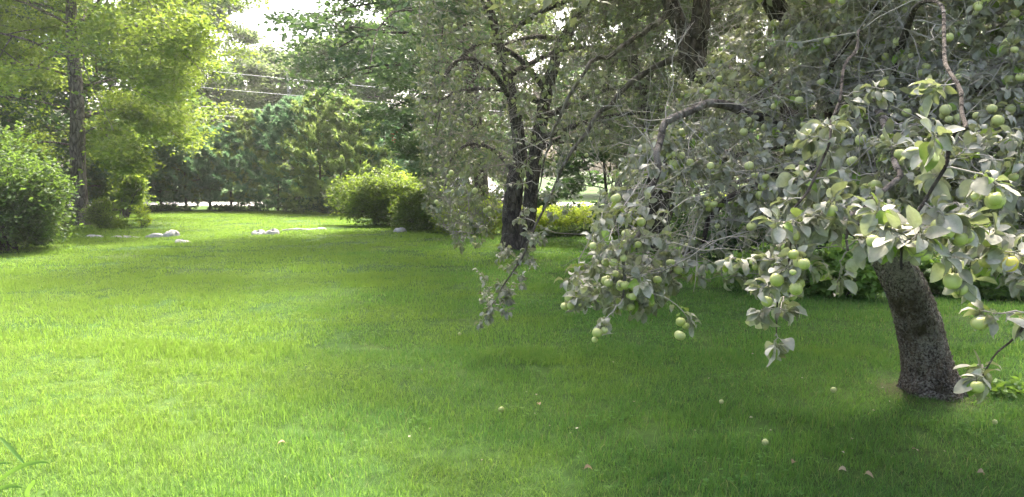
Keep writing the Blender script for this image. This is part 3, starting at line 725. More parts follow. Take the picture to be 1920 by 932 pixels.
def apple_mesh(seed, nu, nv, stalk=True, skin='apple'):
    r = np.random.default_rng(seed)
    prof = []
    for i in range(nv + 1):
        a = math.pi * i / nv; rr = math.sin(a); z = math.cos(a)
        rr *= 1 + .04 * z; z *= 1.0
        if z > .8: z -= (z - .8) * 1.1 * max(0, 1 - rr * 1.5)
        if z < -.84: z += (-.84 - z) * 1.0 * max(0, 1 - rr * 1.6)
        prof.append((rr, z))
    mb = MB(); ang = np.arange(nu) * 2 * math.pi / nu
    v = np.array([[[a * math.cos(t) * (1 + .03 * math.cos(5 * t) * (b < 0)), a * math.sin(t), b] for t in ang] for a, b in prof[1:-1]])
    v[..., 0] *= 1 + r.normal(0, .03); v[..., 2] *= 1 + r.normal(0, .05); v[..., 2] += .05 * r.normal() * v[..., 0]
    k = len(v); V = np.vstack([v.reshape(-1, 3), [[0, 0, prof[0][1]], [0, 0, prof[-1][1]]]])
    j = np.arange(k - 1)[:, None]; q = np.arange(nu)[None]; q2 = (q + 1) % nu
    f4 = np.stack([j * nu + q, (j + 1) * nu + q, (j + 1) * nu + q2, j * nu + q2], -1).reshape(-1, 4)
    t = np.arange(nu); t2 = (t + 1) % nu
    f3 = np.concatenate([np.stack([t, t2, np.full(nu, k * nu)], 1), np.stack([(k - 1) * nu + t2, (k - 1) * nu + t, np.full(nu, k * nu + 1)], 1)])
    mb.add(V, [f4, f3])
    if stalk:
        m2 = MB(); tubes(m2, smooth_path([(0, 0, .5), (.05, .02, 1.0), (.16, .05, 1.6)], 5)[None], np.full((1, 5), .06), 5)
        mb.add(m2.v[0], m2.f[4][0], .5, 1)
        m3 = MB(); tubes(m3, smooth_path([(0, 0, -.62), (.01, 0, -.8), (0, 0, -.9)], 3)[None], np.array([[.12, .17, .2]]), 6)
        mb.add(m3.v[0], m3.f[4][0], .5, 1)
    return mb.mesh('apple', [M[skin], M['stalk']])
APPLES_NEAR = [apple_mesh(i, 14, 10) for i in range(4)]
APPLES_FAR = [apple_mesh(10 + i, 8, 6) for i in range(3)]
APPLE_YELLOW = apple_mesh(20, 14, 10, skin='apple_yellow')

def single_leaf_meshes():
    """oval leaves with camber, a sunk midrib, wavy finely toothed edge and a stalk"""
    out_ = []; r = np.random.default_rng(5); T_ = [.62, .72, .8, .86, .66, .92, .5, .3, 1.0, .76, .55, .7, .9, .82, .4, .68]
    for i in range(16):
        ns = 10; a = np.linspace(0, 1, ns); w = .31 * r.uniform(.85, 1.15) * np.sin(np.clip(a, 0, 1) ** .8 * math.pi) ** .75 + .004
        curl = r.uniform(-.05, .42); fold = r.uniform(.1, .55); wave = r.uniform(0, .05); tw = r.uniform(-.6, .6); ph = r.uniform(0, 6)
        V = []
        for x, ww in zip(a, w):
            th = curl * 2 * x; cx = (math.sin(th) / (curl * 2) if abs(curl) > .02 else x); cz = (-(1 - math.cos(th)) / (curl * 2) if abs(curl) > .02 else 0)
            for q_ in (-1, -.5, 0, .5, 1):
                y = ww * q_ * (1 + .05 * math.sin(x * 60 + q_)); z = cz + fold * abs(y) ** 1.2 + wave * abs(q_) * math.sin(x * 13 + ph + q_ * 2) * .5
                V.append((cx, y * math.cos(tw * x) , z + y * math.sin(tw * x)))
        V = np.array(V); k_ = np.arange(ns - 1)[:, None] * 5; q_ = np.arange(4)[None]
        mb = MB(); mb.add(V, np.stack([k_ + q_, k_ + q_ + 1, k_ + q_ + 6, k_ + q_ + 5], -1).reshape(-1, 4), T_[i])
        m2 = MB(); tubes(m2, smooth_path([(-.36, 0, .07), (-.15, 0, .02), (.02, 0, 0)], 4)[None], np.full((1, 4), .011), 4); mb.add(m2.v[0], m2.f[4][0], .8)
        out_.append(mb.mesh('leaf', M['apple_leaf']))
    return out_
LEAF_MESH = single_leaf_meshes()

def add_part(name, mesh, parent, loc, dirv, nrm, scale):
    d = Vector(dirv).normalized(); n = Vector(nrm); s = n.cross(d).normalized(); u = d.cross(s)
    m = Matrix(((d.x, s.x, u.x), (d.y, s.y, u.y), (d.z, s.z, u.z))).to_4x4() @ Matrix.Diagonal((*scale, 1)) if hasattr(scale, '__len__') else Matrix(((d.x, s.x, u.x), (d.y, s.y, u.y), (d.z, s.z, u.z))).to_4x4() @ Matrix.Scale(scale, 4)
    o = bpy.data.objects.new(name, mesh); col.objects.link(o); o.parent = parent
    o.matrix_local = Matrix.Translation(Vector(loc) - Vector(parent.location)) @ m
    return o

def grow(limbs, lrad, targets, r, k=8, arch=.12, sag=.1, maxlink=.6, twig_r=.0022):
    """join every target to the nearest wood already there, so limbs fork into branches and twigs"""
    pos = [p for p in limbs]; rad = [q_ for q_ in lrad]
    NP = np.concatenate(pos); NR = np.concatenate(rad)
    cap = len(NP) + len(targets) * k; buf = np.empty((cap, 3)); rb = np.empty(cap); n = len(NP); buf[:n] = NP; rb[:n] = NR
    d0 = np.array([np.min(np.sum((NP - t) ** 2, 1)) for t in targets])
    paths = []; radii = []
    u = np.linspace(0, 1, k)[:, None]
    for i in np.argsort(d0):
        t = targets[i]; dv = buf[:n] - t
        c = np.sqrt(np.sum(dv ** 2, 1)) + .25 * np.maximum(0, -dv[:, 2]) - .0 * rb[:n]
        j = int(np.argmin(c)); s = buf[j]; L = np.linalg.norm(t - s)
        if L > maxlink: continue
        mid = (s + t) / 2 + np.array([0, 0, arch * L]) + r.normal(0, .10 * L, 3)
        p = (1 - u) ** 2 * s + 2 * u * (1 - u) * mid + u ** 2 * t
        p[1:-1] += r.normal(0, .012 * L + .002, (k - 2, 3))
        r0 = min(rb[j] * .75, .0025 + .007 * L); rr = np.linspace(r0, twig_r, k)
        paths.append(p); radii.append(rr)
        buf[n:n + k - 1] = p[1:]; rb[n:n + k - 1] = rr[1:]; n += k - 1
    return np.array(paths), np.array(radii)

def twig_tangle(r, centres, n, lmin, lmax, rad, down=.15):
    """bare forked shoots"""
    s = centres[r.integers(0, len(centres), n)]
    d = nrmz(r.normal(0, 1, (n, 3)) + np.array([0, 0, -down])); L = r.uniform(lmin, lmax, n)
    k = 6; t = np.linspace(0, 1, k)
    kink = np.cumsum(r.normal(0, .045, (n, k, 3)), 1); kink -= kink[:, :1]
    p = s[:, None] + L[:, None, None] * (d[:, None] * t[:, None] + kink)
    sec, sr = child_paths(p, np.broadcast_to(rad * (1 - .6 * t), (n, k)), 3, .2, .95, .4, .5, 1, .1, 4, r)
    return p, np.broadcast_to(rad * (1 - .6 * t), (n, k)), sec, np.full(sr.shape, rad * .5) * (1 - .5 * np.linspace(0, 1, 4))

def leaf_cloud(paths, per, size, r, droop, back=.45):
    n, k, _ = paths.shape
    f = (1 - back * r.random((n, per)) ** 1.3) * (k - 1); i = np.clip(f.astype(int), 0, k - 2); w = (f - i)[..., None]; ix = np.arange(n)[:, None]
    pos = paths[ix, i] * (1 - w) + paths[ix, i + 1] * w
    tg = nrmz(paths[ix, i + 1] - paths[ix, i])
    d = nrmz(tg * .55 + r.normal(0, .75, pos.shape) + np.array([0, 0, -droop]))
    nn = nrmz(np.array([0, 0, .75]) + r.normal(0, .65, pos.shape))
    L = size * np.clip(r.normal(1, .22, (n, per)), .5, 1.5)
    pos = pos + d * (L * .34)[..., None]
    return pos.reshape(-1, 3), d.reshape(-1, 3), nn.reshape(-1, 3), L.ravel()

# ---- the nearest tree, leaning trunk on the right
r1 = np.random.default_rng(42)
b1 = G(1745, 742)
near_tree = thing('apple_tree', b1, 'nearest apple tree with thick leaning trunk and big grey green leaves, right side', 'apple tree', 'old apple trees')
Yb = b1[1]
TR = [P(1748, 752, Yb), P(1745, 725, Yb), P(1736, 675, Yb), P(1722, 610, Yb), P(1700, 545, Yb - .02), P(1668, 480, Yb), P(1636, 425, Yb + .02), P(1600, 360, Yb + .05)]
mb = MB(); tp1, tr1 = bark_tube(mb, TR, [.168, .166, .163, .158, .146, .134, .127, .115], 120, 64, .11, .7, 3, .12)
mb.build('trunk', M['bark_apple'], near_tree)
def limb(name, pts, rad, parent, k=40, sides=9, mat='bark_dark', seed=0):
    mb = MB(); p, rr = bark_tube(mb, pts, rad, k, sides, .10, 0, seed); mb.build(name, M[mat], parent); return p, rr
LIMBS = [
 ([(1606, 370, 5.65), (1520, 255, 5.9), (1430, 160, 6.4), (1345, 148, 6.8), (1302, 120, 7.0), (1285, 70, 7.1), (1255, 0, 7.2), (1235, -90, 7.3)], [.125, .12, .12, .118, .115, .085, .07, .05], 'bark_dark'),
 ([(1302, 115, 7.0), (1313, 40, 7.05), (1318, -20, 7.1), (1335, -100, 7.1)], [.1, .085, .07, .05], 'bark_dark'),
 ([(1300, 110, 7.0), (1273, 108, 6.95), (1219, 131, 6.9), (1154, 185, 6.85), (1110, 239, 6.8), (1045, 325, 6.8), (1000, 420, 6.8), (955, 515, 6.8), (916, 578, 6.8)], [.034, .03, .026, .022, .018, .014, .010, .007, .003], 'bark_grey'),
 ([(1255, 25, 7.15), (1200, 72, 7.0), (1150, 100, 6.9), (1090, 160, 6.8), (1040, 260, 6.8), (1005, 370, 6.9)], [.028, .024, .02, .016, .011, .005], 'bark_grey'),
 ([(1606, 370, 5.65), (1480, 250, 4.9), (1380, 190, 4.5), (1300, 193, 4.2), (1228, 238, 3.95), (1207, 310, 3.8), (1190, 400, 3.7), (1180, 480, 3.6), (1168, 560, 3.55)], [.06, .034, .026, .022, .019, .016, .013, .009, .004], 'bark_grey'),
 ([(1606, 370, 5.65), (1560, 180, 4.8), (1580, 70, 3.8), (1570, 110, 3.1), (1540, 230, 2.75), (1500, 370, 2.65), (1478, 490, 2.6), (1456, 625, 2.6)], [.05, .02, .007, .006, .005, .0045, .004, .002], 'bark_dark'),
 ([(1606, 370, 5.65), (1680, 120, 4.6), (1740, 20, 3.3), (1765, 100, 2.55), (1790, 230, 2.2), (1775, 330, 2.1), (1735, 420, 2.05), (1690, 505, 2.0)], [.06, .025, .0075, .0065, .006, .005, .0045, .003], 'bark_dark'),
 ([(1606, 370, 5.65), (1720, 235, 5.2), (1850, 183, 4.6), (1930, 205, 4.2), (2060, 250, 3.4), (2060, 360, 2.6), (1985, 470, 2.2), (1925, 560, 2.1), (1880, 640, 2.1), (1842, 705, 2.1)], [.09, .07, .055, .045, .025, .009, .0055, .0045, .0035, .002], 'bark_dark'),
 ([(1560, 330, 5.3), (1470, 310, 4.7), (1400, 345, 4.3), (1320, 440, 4.1), (1250, 520, 4.0)], [.05, .03, .02, .012, .004], 'bark_dark'),
 ([(1606, 370, 5.65), (1660, 200, 4.4), (1700, 300, 3.0), (1640, 400, 2.6), (1590, 470, 2.5)], [.05, .022, .012, .008, .004], 'bark_grey'),
 ([(1600, 360, 5.65), (1640, 100, 6.2), (1720, -60, 6.8), (1800, -140, 7.4), (1860, -60, 8.2)], [.12, .1, .08, .05, .02], 'bark_dark'),
 ([(1600, 360, 5.65), (1540, 60, 6.6), (1490, -120, 7.4), (1430, -180, 8.4)], [.11, .09, .06, .03], 'bark_dark'),
 ([(1620, 60, 5.6), (1700, -200, 5.0), (1790, -420, 4.2), (1850, -500, 3.4)], [.1, .08, .05, .02], 'bark_dark'),
 ([(1480, 60, 5.6), (1380, -120, 5.0), (1280, -260, 4.3), (1180, -260, 3.8)], [.08, .06, .04, .02], 'bark_dark'),
]
LP = []; LR = []
for i, (pts, rad, mt_) in enumerate(LIMBS):
    wp = smooth_path([P(*q_) for q_ in pts], 24); wob = np.cumsum(r1.normal(0, .016, (24, 3)), 0); wob -= np.linspace(0, 1, 24)[:, None] * wob[-1]; wob[0] = 0
    p, rr = limb('limb', wp + (wob if 2 <= i <= 9 else 0), np.interp(np.linspace(0, 1, 24), np.linspace(0, 1, len(rad)), rad), near_tree, 60, 9, mt_, i); LP.append(p); LR.append(rr)

def near_depth(px, py):
    A = np.array([(1150, 560, 3.6), (1250, 300, 4.1), (1330, 430, 3.9), (1480, 560, 2.8), (1450, 420, 3.6), (1500, 200, 4.7), (1400, 50, 5.4), (1300, 160, 5.0), (1700, 290, 2.5), (1690, 500, 2.2), (1800, 450, 2.15), (1900, 100, 3.6), (1700, 40, 4.6), (1600, 120, 4.7), (1900, 600, 2.15), (2300, 300, 2.6), (1650, 190, 4.1), (1560, 330, 3.8), (1800, 160, 3.8), (1850, 280, 2.6), (1620, 420, 2.9)])
    d2 = (px[:, None] - A[None, :, 0]) ** 2 + (py[:, None] - A[None, :, 1]) ** 2 + 900
    w = 1 / d2 ** 1.2; return (w * A[None, :, 2]).sum(1) / w.sum(1)
T1 = [(1420, -160), (1400, 0), (1300, 150), (1205, 255), (1150, 320), (1110, 430), (1075, 510), (1075, 565), (1150, 585), (1240, 580), (1262, 520), (1300, 470), (1345, 440), (1370, 420), (1385, 470), (1425, 490), (1450, 590), (1478, 575), (1500, 460), (1560, 410), (1620, 425), (1650, 470), (1695, 485), (1735, 420), (1800, 470), (1860, 500), (1935, 540), (2350, 600), (2350, -160)]
n = 6500
qx = r1.uniform(1040, 2350, n); qy = r1.uniform(-160, 600, n); ok = in_poly(np.stack([qx, qy], 1), T1)
qx, qy = qx[ok], qy[ok]
Yd = near_depth(qx, qy) * r1.uniform(.97, 1.06, len(qx)) + r1.exponential(.8, len(qx))
Yd = np.minimum(Yd, 8)
tg = np.stack([P(a, b, c) for a, b, c in zip(qx, qy, Yd)])
keepd = r1.random(len(tg)) < np.clip((Yd / 4.2) ** 1.7, .2, 1) * .72
thin = (qx > 1100) & (qx < 1430) & (qy > 335) & (qy < 480); thin2 = (qx < 1480) & (qy < 340)
keepd &= ~(thin & (r1.random(len(qx)) < .74)) & ~(thin2 & (r1.random(len(qx)) < .42))
keepd &= ~((qx > 1300) & (qx < 1680) & (qy > 395) & ~((qx > 1425) & (qx < 1505)) & (r1.random(len(qx)) < .5))
keepd &= ~((qx > 1185) & (qx < 1285) & (qy > 350) & (qy < 480) & (r1.random(len(qx)) < .85))
tg = tg[keepd]
HAND = ((1866, 376, 2.0, .025), (1762, 424, 2.05, .022), (1810, 445, 2.05, .0215), (1856, 452, 2.1, .02), (1720, 466, 2.0, .024), (1733, 476, 2.03, .02), (1683, 460, 2.1, .018), (1786, 527, 2.05, .023), (1803, 543, 2.08, .019), (1837, 606, 2.1, .022), (1832, 726, 2.1, .019), (1674, 457, 2.1, .017), (1852, 490, 2.12, .022), (1558, 395, 2.5, .022), (1640, 464, 2.4, .015))
# the hanging tail of the long left limb
tail = [P(px, py, Y) + np.array([.01, .005, s * 1.5]) for px, py, Y, s in HAND] + [P(1893, 493, 2.1) + np.array([.01, 0, .03])]
for c in range(46):
    f = r1.random() ** .8; pth = LP[2]; p = pth[int(len(pth) * (.62 + .37 * f))] + r1.normal(0, .10, 3) + np.array([-.03, 0, -.04]); tail.append(p)
for c in range(9):
    p = LP[3][int(len(LP[3]) * r1.uniform(.5, .98))] + r1.normal(0, .16, 3); tail.append(p)
for li_, c0, cnt, sg in ((5, .45, 26, .06), (6, .5, 9, .05), (7, .62, 6, .04), (4, .6, 30, .12), (8, .4, 26, .12), (9, .5, 14, .09)):
    for c in range(cnt):
        p = LP[li_][int((len(LP[li_]) - 1) * r1.uniform(c0, 1.0))] + r1.normal(0, sg, 3); tail.append(p)
# upper crown, above the picture: gives the shade below
NU = 1000; a = r1.uniform(0, 6.283, NU); rad = 4.1 * np.sqrt(r1.random(NU))
upc = np.stack([b1[0] + .7 + rad * np.cos(a), b1[1] + .9 + rad * np.sin(a), 3.1 + 2.0 * (1 - (rad / 4.1) ** 2) * r1.uniform(.2, 1, NU)], 1)
uq, ud = proj(upc); upc = upc[(ud < .5) | (uq[:, 1] < -40)]
upc = upc[upc[:, 1] > 3.7]
allT = np.concatenate([tg, np.array(tail)])
pn, rn = grow(LP, LR, allT, r1, 8, .10)
pu, ru = grow(LP, LR, upc, r1, 8, .15, maxlink=9)
mb = MB(); tubes(mb, pn, rn, 5); tubes(mb, pu, ru, 4)
int_c = np.concatenate([p[8:] for p in LP] + [pn[:, 3]])
int_c = int_c[(int_c[:, 1] > 3.4)]
for args in ((1900, .2, .8, .0032),):
    a_, b_, c_, d_ = twig_tangle(r1, int_c, *args)
    qa = proj(a_[:, -1])[0]; k_ = in_poly(qa, T1) | (qa[:, 1] < 300); kk = np.repeat(k_, 3)
    tubes(mb, a_[k_], b_[k_], 4); tubes(mb, c_[kk], d_[kk], 3)
tag(mb.build('twigs', M['twig_pale'], near_tree), kind='stuff')

lp_, ld_, ln_, ll_ = leaf_cloud(pn, 15, .048, r1, .6, .5)
lup = leaf_cloud(pu, 26, .11, r1, .4, .9); lup = (lup[0] + r1.normal(0, .12, lup[0].shape),) + lup[1:]
lt_ = np.clip(r1.normal(.66, .24, len(lp_)), 0, .95); lt_[r1.random(len(lp_)) < .06] = 1.0
q2, dep = proj(lp_)
vis = (q2[:, 0] > 0) & (q2[:, 0] < 1920) & (q2[:, 1] > -10) & (q2[:, 1] < 940) & (dep > .6)
sc_ = np.where(vis, ll_ / dep, 0); order = np.argsort(-sc_); big = order[:300]
rest = np.setdiff1d(np.arange(len(lp_)), big)
mb = MB()
leaves(mb, lp_[rest], ld_[rest], ln_[rest], ll_[rest], ll_[rest] * .62, lt_[rest], 'apple', r1.uniform(.3, 2.4, len(rest)))
leaves(mb, lup[0], lup[1], lup[2], lup[3], lup[3] * .7, .6, 'diamond')
tag(mb.build('foliage', M['apple_leaf'], near_tree), kind='stuff')
for i in big:
    add_part('leaf', LEAF_MESH[int(r1.integers(0, 16))], near_tree, lp_[i], ld_[i], ln_[i], ll_[i] * 1.05)

def hang_apples(tree, paths, r, frac, cap, size, meshes, view_only=True):
    pts = []
    for p in paths:
        if r.random() < frac:
            c = p[-1 - int(r.integers(0, 3))]
            for j in range(int(r.choice([1, 1, 2, 2, 3, 4]))):
                pts.append(c + r.normal(0, 1, 3) * size * 1.15 + nrmz(c - np.array([tree.location[0], tree.location[1], c[2]])) * size * 2.0 + np.array([0, 0, -size * 2.2]))
    pts = np.array(pts); keep_ = []
    for i, p in enumerate(pts):                       # fruits touch but do not run into one another
        if all(np.sum((p - pts[j]) ** 2) > (1.8 * size) ** 2 for j in keep_): keep_.append(i)
    pts = pts[keep_]
    q_, d_ = proj(pts); v = (q_[:, 0] > -20) & (q_[:, 0] < 1940) & (q_[:, 1] > -20) & (q_[:, 1] < 940) & (d_ > .5)
    pts = pts[v]
    if len(pts) > cap: pts = pts[r.choice(len(pts), cap, replace=False)]
    for p in pts:
        up_ = nrmz(np.array([0, 0, 1.]) + r.normal(0, .35, 3)); dx = nrmz(r.normal(0, 1, 3))
        add_part('apple', meshes[int(r.integers(0, len(meshes)))], tree, p, dx - up_ * np.dot(dx, up_), up_, size * float(np.clip(r.normal(1, .2), .55, 1.35)))
    return len(pts)
fq, fd = proj(pn[:, -1]); front = pn[pn[:, -1, 1] - near_depth(fq[:, 0], fq[:, 1]) < .30]
hang_apples(near_tree, front[front[:, -1, 1] > 3.0], r1, .5, 262, .0192, APPLES_NEAR)
hang_apples(near_tree, front[front[:, -1, 1] <= 3.0], r1, .12, 20, .0175, APPLES_NEAR)
# the large apples at the right that hang closest
for px, py, Y, s in HAND:
    add_part('apple', APPLES_NEAR[int(r1.integers(0, 4))], near_tree, P(px, py, Y), (1, 0, .1), (-.1, .1, 1), s)
yo = add_part('apple', APPLE_YELLOW, near_tree, P(1893, 495, 2.1), (1, 0, .1), (-.1, .1, 1), .022); yo['label'] = 'yellow damaged apple'

# ---- the two farther apple trees
def far_apple(label, stems, crown_c, crown_r, ztop, poly, ntg, seed, per, size, napple, yr, tangle):  # yr: nearest distance the crown may reach
    r = np.random.default_rng(seed)
    base = np.mean([s[0][0] for s in stems], 0); base[2] = float(ground_h(base[0], base[1]))
    o = thing('apple_tree', base, label, 'apple tree', 'old apple trees')
    LP = []; LR = []
    for i, (pts, rad) in enumerate(stems):
        mb = MB(); p, rr = bark_tube(mb, pts, rad, 60, 18, .10, .35, seed + i, .25); mb.build('trunk', M['bark_dark'], o); LP.append(p); LR.append(rr)
    # arching, weeping limbs
    for i in range(15):
        p0 = LP[i % len(stems)]; s = p0[int(len(p0) * r.uniform(.45, .97))]
        az = i * 2.399 + seed; rc = crown_r * r.uniform(.7, 1.0); zt = s[2] + r.uniform(.3, 1.0)
        h = np.array([math.cos(az), math.sin(az), 0])
        while proj(s + h * rc)[0][0, 0] < poly[1][0] + 30 and rc > .5: rc *= .85
        ze = s[2] - r.uniform(.1, .9)
        pts = [s, s + h * rc * .3 + np.array([0, 0, (zt - s[2]) * .8]), s + h * rc * .62 + np.array([0, 0, zt - s[2]]), s + h * rc * .88 + np.array([0, 0, (zt - s[2]) * .4]), np.append((s + h * rc)[:2], ze)]
        p, rr = limb('limb', pts, [.07, .05, .034, .02, .006], o, 26, 7, 'bark_dark', seed + 50 + i); LP.append(p); LR.append(rr)
    n = ntg * 6
    a = r.uniform(0, 6.283, n); rad = crown_r * np.sqrt(r.uniform(.05, 1.1, n))
    t = np.stack([crown_c[0] + rad * np.cos(a), crown_c[1] + rad * np.sin(a), r.uniform(.35, ztop, n)], 1)
    dome = 1.1 + (ztop - .9) * np.sqrt(np.clip(1.12 - (rad / crown_r) ** 2, 0, 1))
    tq = proj(t)[0]; t = t[(t[:, 2] < dome) & (t[:, 1] > yr) & ~((tq[:, 0] > 935) & (tq[:, 0] < 1030) & (tq[:, 1] > 230) & (r.random(n) < .5))]
    q_, d_ = proj(t); t = t[in_poly(q_, poly) | (q_[:, 1] < -150)]
    # more of them in the outer skin
    t = t[r.random(len(t)) < np.clip((np.hypot(t[:, 0] - crown_c[0], t[:, 1] - crown_c[1]) / crown_r), .35, 1)][:ntg]
    pt, rt = grow(LP, LR, t, r, 7, .08, twig_r=.003, maxlink=1.3)
    mb = MB(); tubes(mb, pt, rt, 4)
    a_, b_, c_, d_ = twig_tangle(r, np.concatenate([p[6:] for p in LP] + [pt[:, 3]]), tangle, .3, 1.0, .0055)
    qa = proj(a_[:, -1])[0]; k_ = in_poly(qa, poly); kk = np.repeat(k_, 3)
    tubes(mb, a_[k_], b_[k_], 4); tubes(mb, c_[kk], d_[kk], 3)
    tag(mb.build('twigs', M['twig'], o), kind='stuff')
    A_ = leaf_cloud(pt, per, size, r, .5, .35)
    mb = MB(); tt = np.clip(r.normal(.5, .22, len(A_[0])), 0, 1)
    leaves(mb, A_[0], A_[1], A_[2], A_[3], A_[3] * .62, tt, 'oval')
    tag(mb.build('foliage', M['apple_leaf_far'], o, smooth=False), kind='stuff')
    hang_apples(o, pt[np.argsort(pt[:, -1, 1])[:len(pt) // 2]], r, .2, napple, .027, APPLES_FAR)
    n = 3200; a = r.uniform(0, 6.283, n); rad = crown_r * np.sqrt(r.random(n))  # upper crown mostly out of view, added and set forward to shade the lawn
    t = np.stack([crown_c[0] + rad * np.cos(a), crown_c[1] - 1.6 + rad * np.sin(a), 3.8 + (ztop + .6 - 3.8) * np.sqrt(np.clip(1.02 - (rad / crown_r) ** 2, 0, 1)) * r.uniform(.3, 1, n)], 1)
    q_, d_ = proj(t); t = t[(q_[:, 1] < 20) & (q_[:, 0] > poly[1][0] + 40)]
    k = len(t); tw_ = t[:, None] + np.linspace(0, 1, 4)[None, :, None] * nrmz(r.normal(0, 1, (k, 3)) * np.array([1, 1, .3]))[:, None] * .5
    mb = MB(); tubes(mb, tw_, .006, 3); tag(mb.build('upper_twigs', M['twig'], o), kind='stuff')
    mb = MB(); leaf_scatter(mb, tw_, 12, .16, .12, r, 'diamond', .6, .8, tint=(.4, .2))
    tag(mb.build('upper_foliage', M['apple_leaf_far'], o, smooth=False), kind='stuff')
    return o
Y2 = G(975, 468)[1]
poly2 = [(785, -160), (778, 120), (772, 240), (790, 330), (800, 400), (838, 448), (868, 468), (925, 455), (938, 400), (955, 370), (1015, 340), (1060, 300), (1110, 275), (1180, 330), (1240, 300), (1300, 280), (1420, 200), (1420, -160)]
far_apple('twin trunk apple tree with weeping twigs in the middle of the lawn',
 [([P(962, 474, Y2), P(962, 440, Y2), P(960, 400, Y2), P(966, 340, Y2), P(975, 290, Y2), P(962, 190, Y2 - .3), P(935, 80, Y2 - .6), P(900, -60, Y2 - .8)], [.25, .225, .205, .185, .15, .12, .09, .06]),
  ([P(986, 474, Y2 - .1), P(987, 440, Y2 - .1), P(992, 400, Y2 - .1), P(998, 340, Y2 - .1), P(1009, 260, Y2 - .1), P(1023, 185, Y2 - .2), P(1048, 95, Y2 - .4), P(1098, 5, Y2 - .6), P(1150, -90, Y2 - .8)], [.17, .155, .15, .15, .145, .13, .115, .10, .07])],
 P(960, 300, Y2 - 1.5), 5.4, 6.8, poly2, 2600, 7, 10, .07, 260, 8.5, 1900)
poly3 = [(1090, -160), (1100, 150), (1110, 280), (1150, 330), (1200, 345), (1300, 355), (1400, 365), (1500, 380), (1640, 380), (1640, -160)]
Y3 = Y2 + .2
far_apple('dark forked apple tree half hidden behind the nearest apple branches',
 [([P(1216, 474, Y3), P(1216, 440, Y3), P(1222, 400, Y3), P(1228, 340, Y3), P(1215, 240, Y3), P(1190, 120, Y3), P(1160, -20, Y3)], [.22, .2, .19, .17, .14, .1, .06]),
  ([P(1226, 474, Y3 - .1), P(1234, 440, Y3 - .1), P(1246, 400, Y3 - .1), P(1258, 360, Y3 - .1), P(1290, 260, Y3 - .1), P(1340, 140, Y3 - .1), P(1400, 0, Y3 - .1)], [.19, .17, .165, .15, .12, .1, .06])],
 P(1270, 300, Y3 - 1), 4.8, 6.6, poly3, 1500, 17, 9, .075, 170, 9.5, 1500)

#@@SMALL

# ------------------------------------------------------------------ rocks
m, nt, out = newmat('granite')
p_ = N(nt, 'ShaderNodeBsdfPrincipled'); p_.inputs['Roughness'].default_value = .85
pos = N(nt, 'ShaderNodeNewGeometry').outputs['Position']
c = ramp(nt, noise(nt, 7, 8, .65, vec=pos), [(.3, (.24, .225, .20)), (.7, (.50, .475, .44))])
c = mixc(nt, ramp(nt, noise(nt, 45, 4, vec=pos), [(.55, (0, 0, 0)), (.7, (.6, .6, .6))]), c, (.13, .13, .115))
nt.links.new(c, p_.inputs['Base Color']); nt.links.new(bump(nt, noise(nt, 22, 8, .7, vec=pos), .7, .03), p_.inputs['Normal']); nt.links.new(p_.outputs[0], out.inputs[0]); M['granite'] = m
def rock(label, px, py, w, dpt, h, seed, rot=0):
    r = np.random.default_rng(seed); b = G(px, py)
    nu, nv = 20, 9; a = np.arange(nu) * 2 * math.pi / nu
    V = []
    ph = r.uniform(0, 6.28, 8)
    for i in range(nv):
        e = (i / (nv - 1)) * math.pi / 2
        rr = np.cos(e) ** .45 * (1 + .16 * np.cos(2 * a + ph[0]) + .1 * np.cos(3 * a + ph[1]) + .06 * np.cos(7 * a + ph[2])) + r.normal(0, .02, nu)
        zz = np.sin(e) ** .9 * (1 + .18 * np.cos(a + ph[3]) + .1 * np.cos(2 * a + ph[4])) + r.normal(0, .03, nu)
        V.append(np.stack([w / 2 * rr * np.cos(a), dpt / 2 * rr * np.sin(a), 1.15 * h * zz - .04], 1))
    V = np.array(V); cr_, sr_ = math.cos(rot), math.sin(rot)
    V = np.stack([V[..., 0] * cr_ - V[..., 1] * sr_, V[..., 0] * sr_ + V[..., 1] * cr_, V[..., 2]], -1)
    top = V[-1].mean(0)[None]
    j = np.arange(nv - 1)[:, None]; q_ = np.arange(nu)[None]; q3 = (q_ + 1) % nu
    f = np.stack([j * nu + q_, j * nu + q3, (j + 1) * nu + q3, (j + 1) * nu + q_], -1).reshape(-1, 4)
    t = np.arange(nu); mb = MB(); mb.add(np.vstack([V.reshape(-1, 3), top]), [f, np.stack([(nv - 1) * nu + t, (nv - 1) * nu + (t + 1) % nu, np.full(nu, nv * nu)], 1)])
    o = mb.build('rock', M['granite'], smooth=False); o.location = b
    tag(o, label, 'rock', 'pale rocks in the lawn')
rock('largest pale flat rock at the right end of the left rock row', 320, 443, .52, .4, .16, 1)
rock('flat grey rock leaning against the largest rock of the left row', 290, 445, .50, .4, .12, 2, .4)
rock('thin dark slab in the middle of the left rock row', 246, 446, .62, .3, .07, 3)
rock('small dark slab left of the middle of the left rock row', 218, 446, .3, .25, .08, 4)
rock('small grey rock at the left end of the left rock row', 176, 445, .42, .3, .09, 5)
rock('low rounded pale rock alone just below the left rock row', 343, 455, .42, .3, .09, 6)
rock('pale rock half hidden in weeds beside the grey trunk', 213, 415, .45, .35, .16, 7)
rock('white wedge shaped rock, left of the pair in the middle lawn', 484, 440, .46, .35, .13, 8)
rock('white block shaped rock, right of the pair in the middle lawn', 511, 440, .36, .3, .15, 9, .3)
rock('long thin pale slab lying behind the pair of white rocks', 556, 431, .85, .3, .07, 10)
rock('short thin pale slab right of the long slab', 597, 430, .5, .25, .07, 11)
rock('tiny flat stone in the grass before the yellow topped bush', 691, 433, .2, .2, .04, 12)
rock('upright pale rock at the foot of the dark low bush', 750, 435, .36, .3, .13, 13, .6)

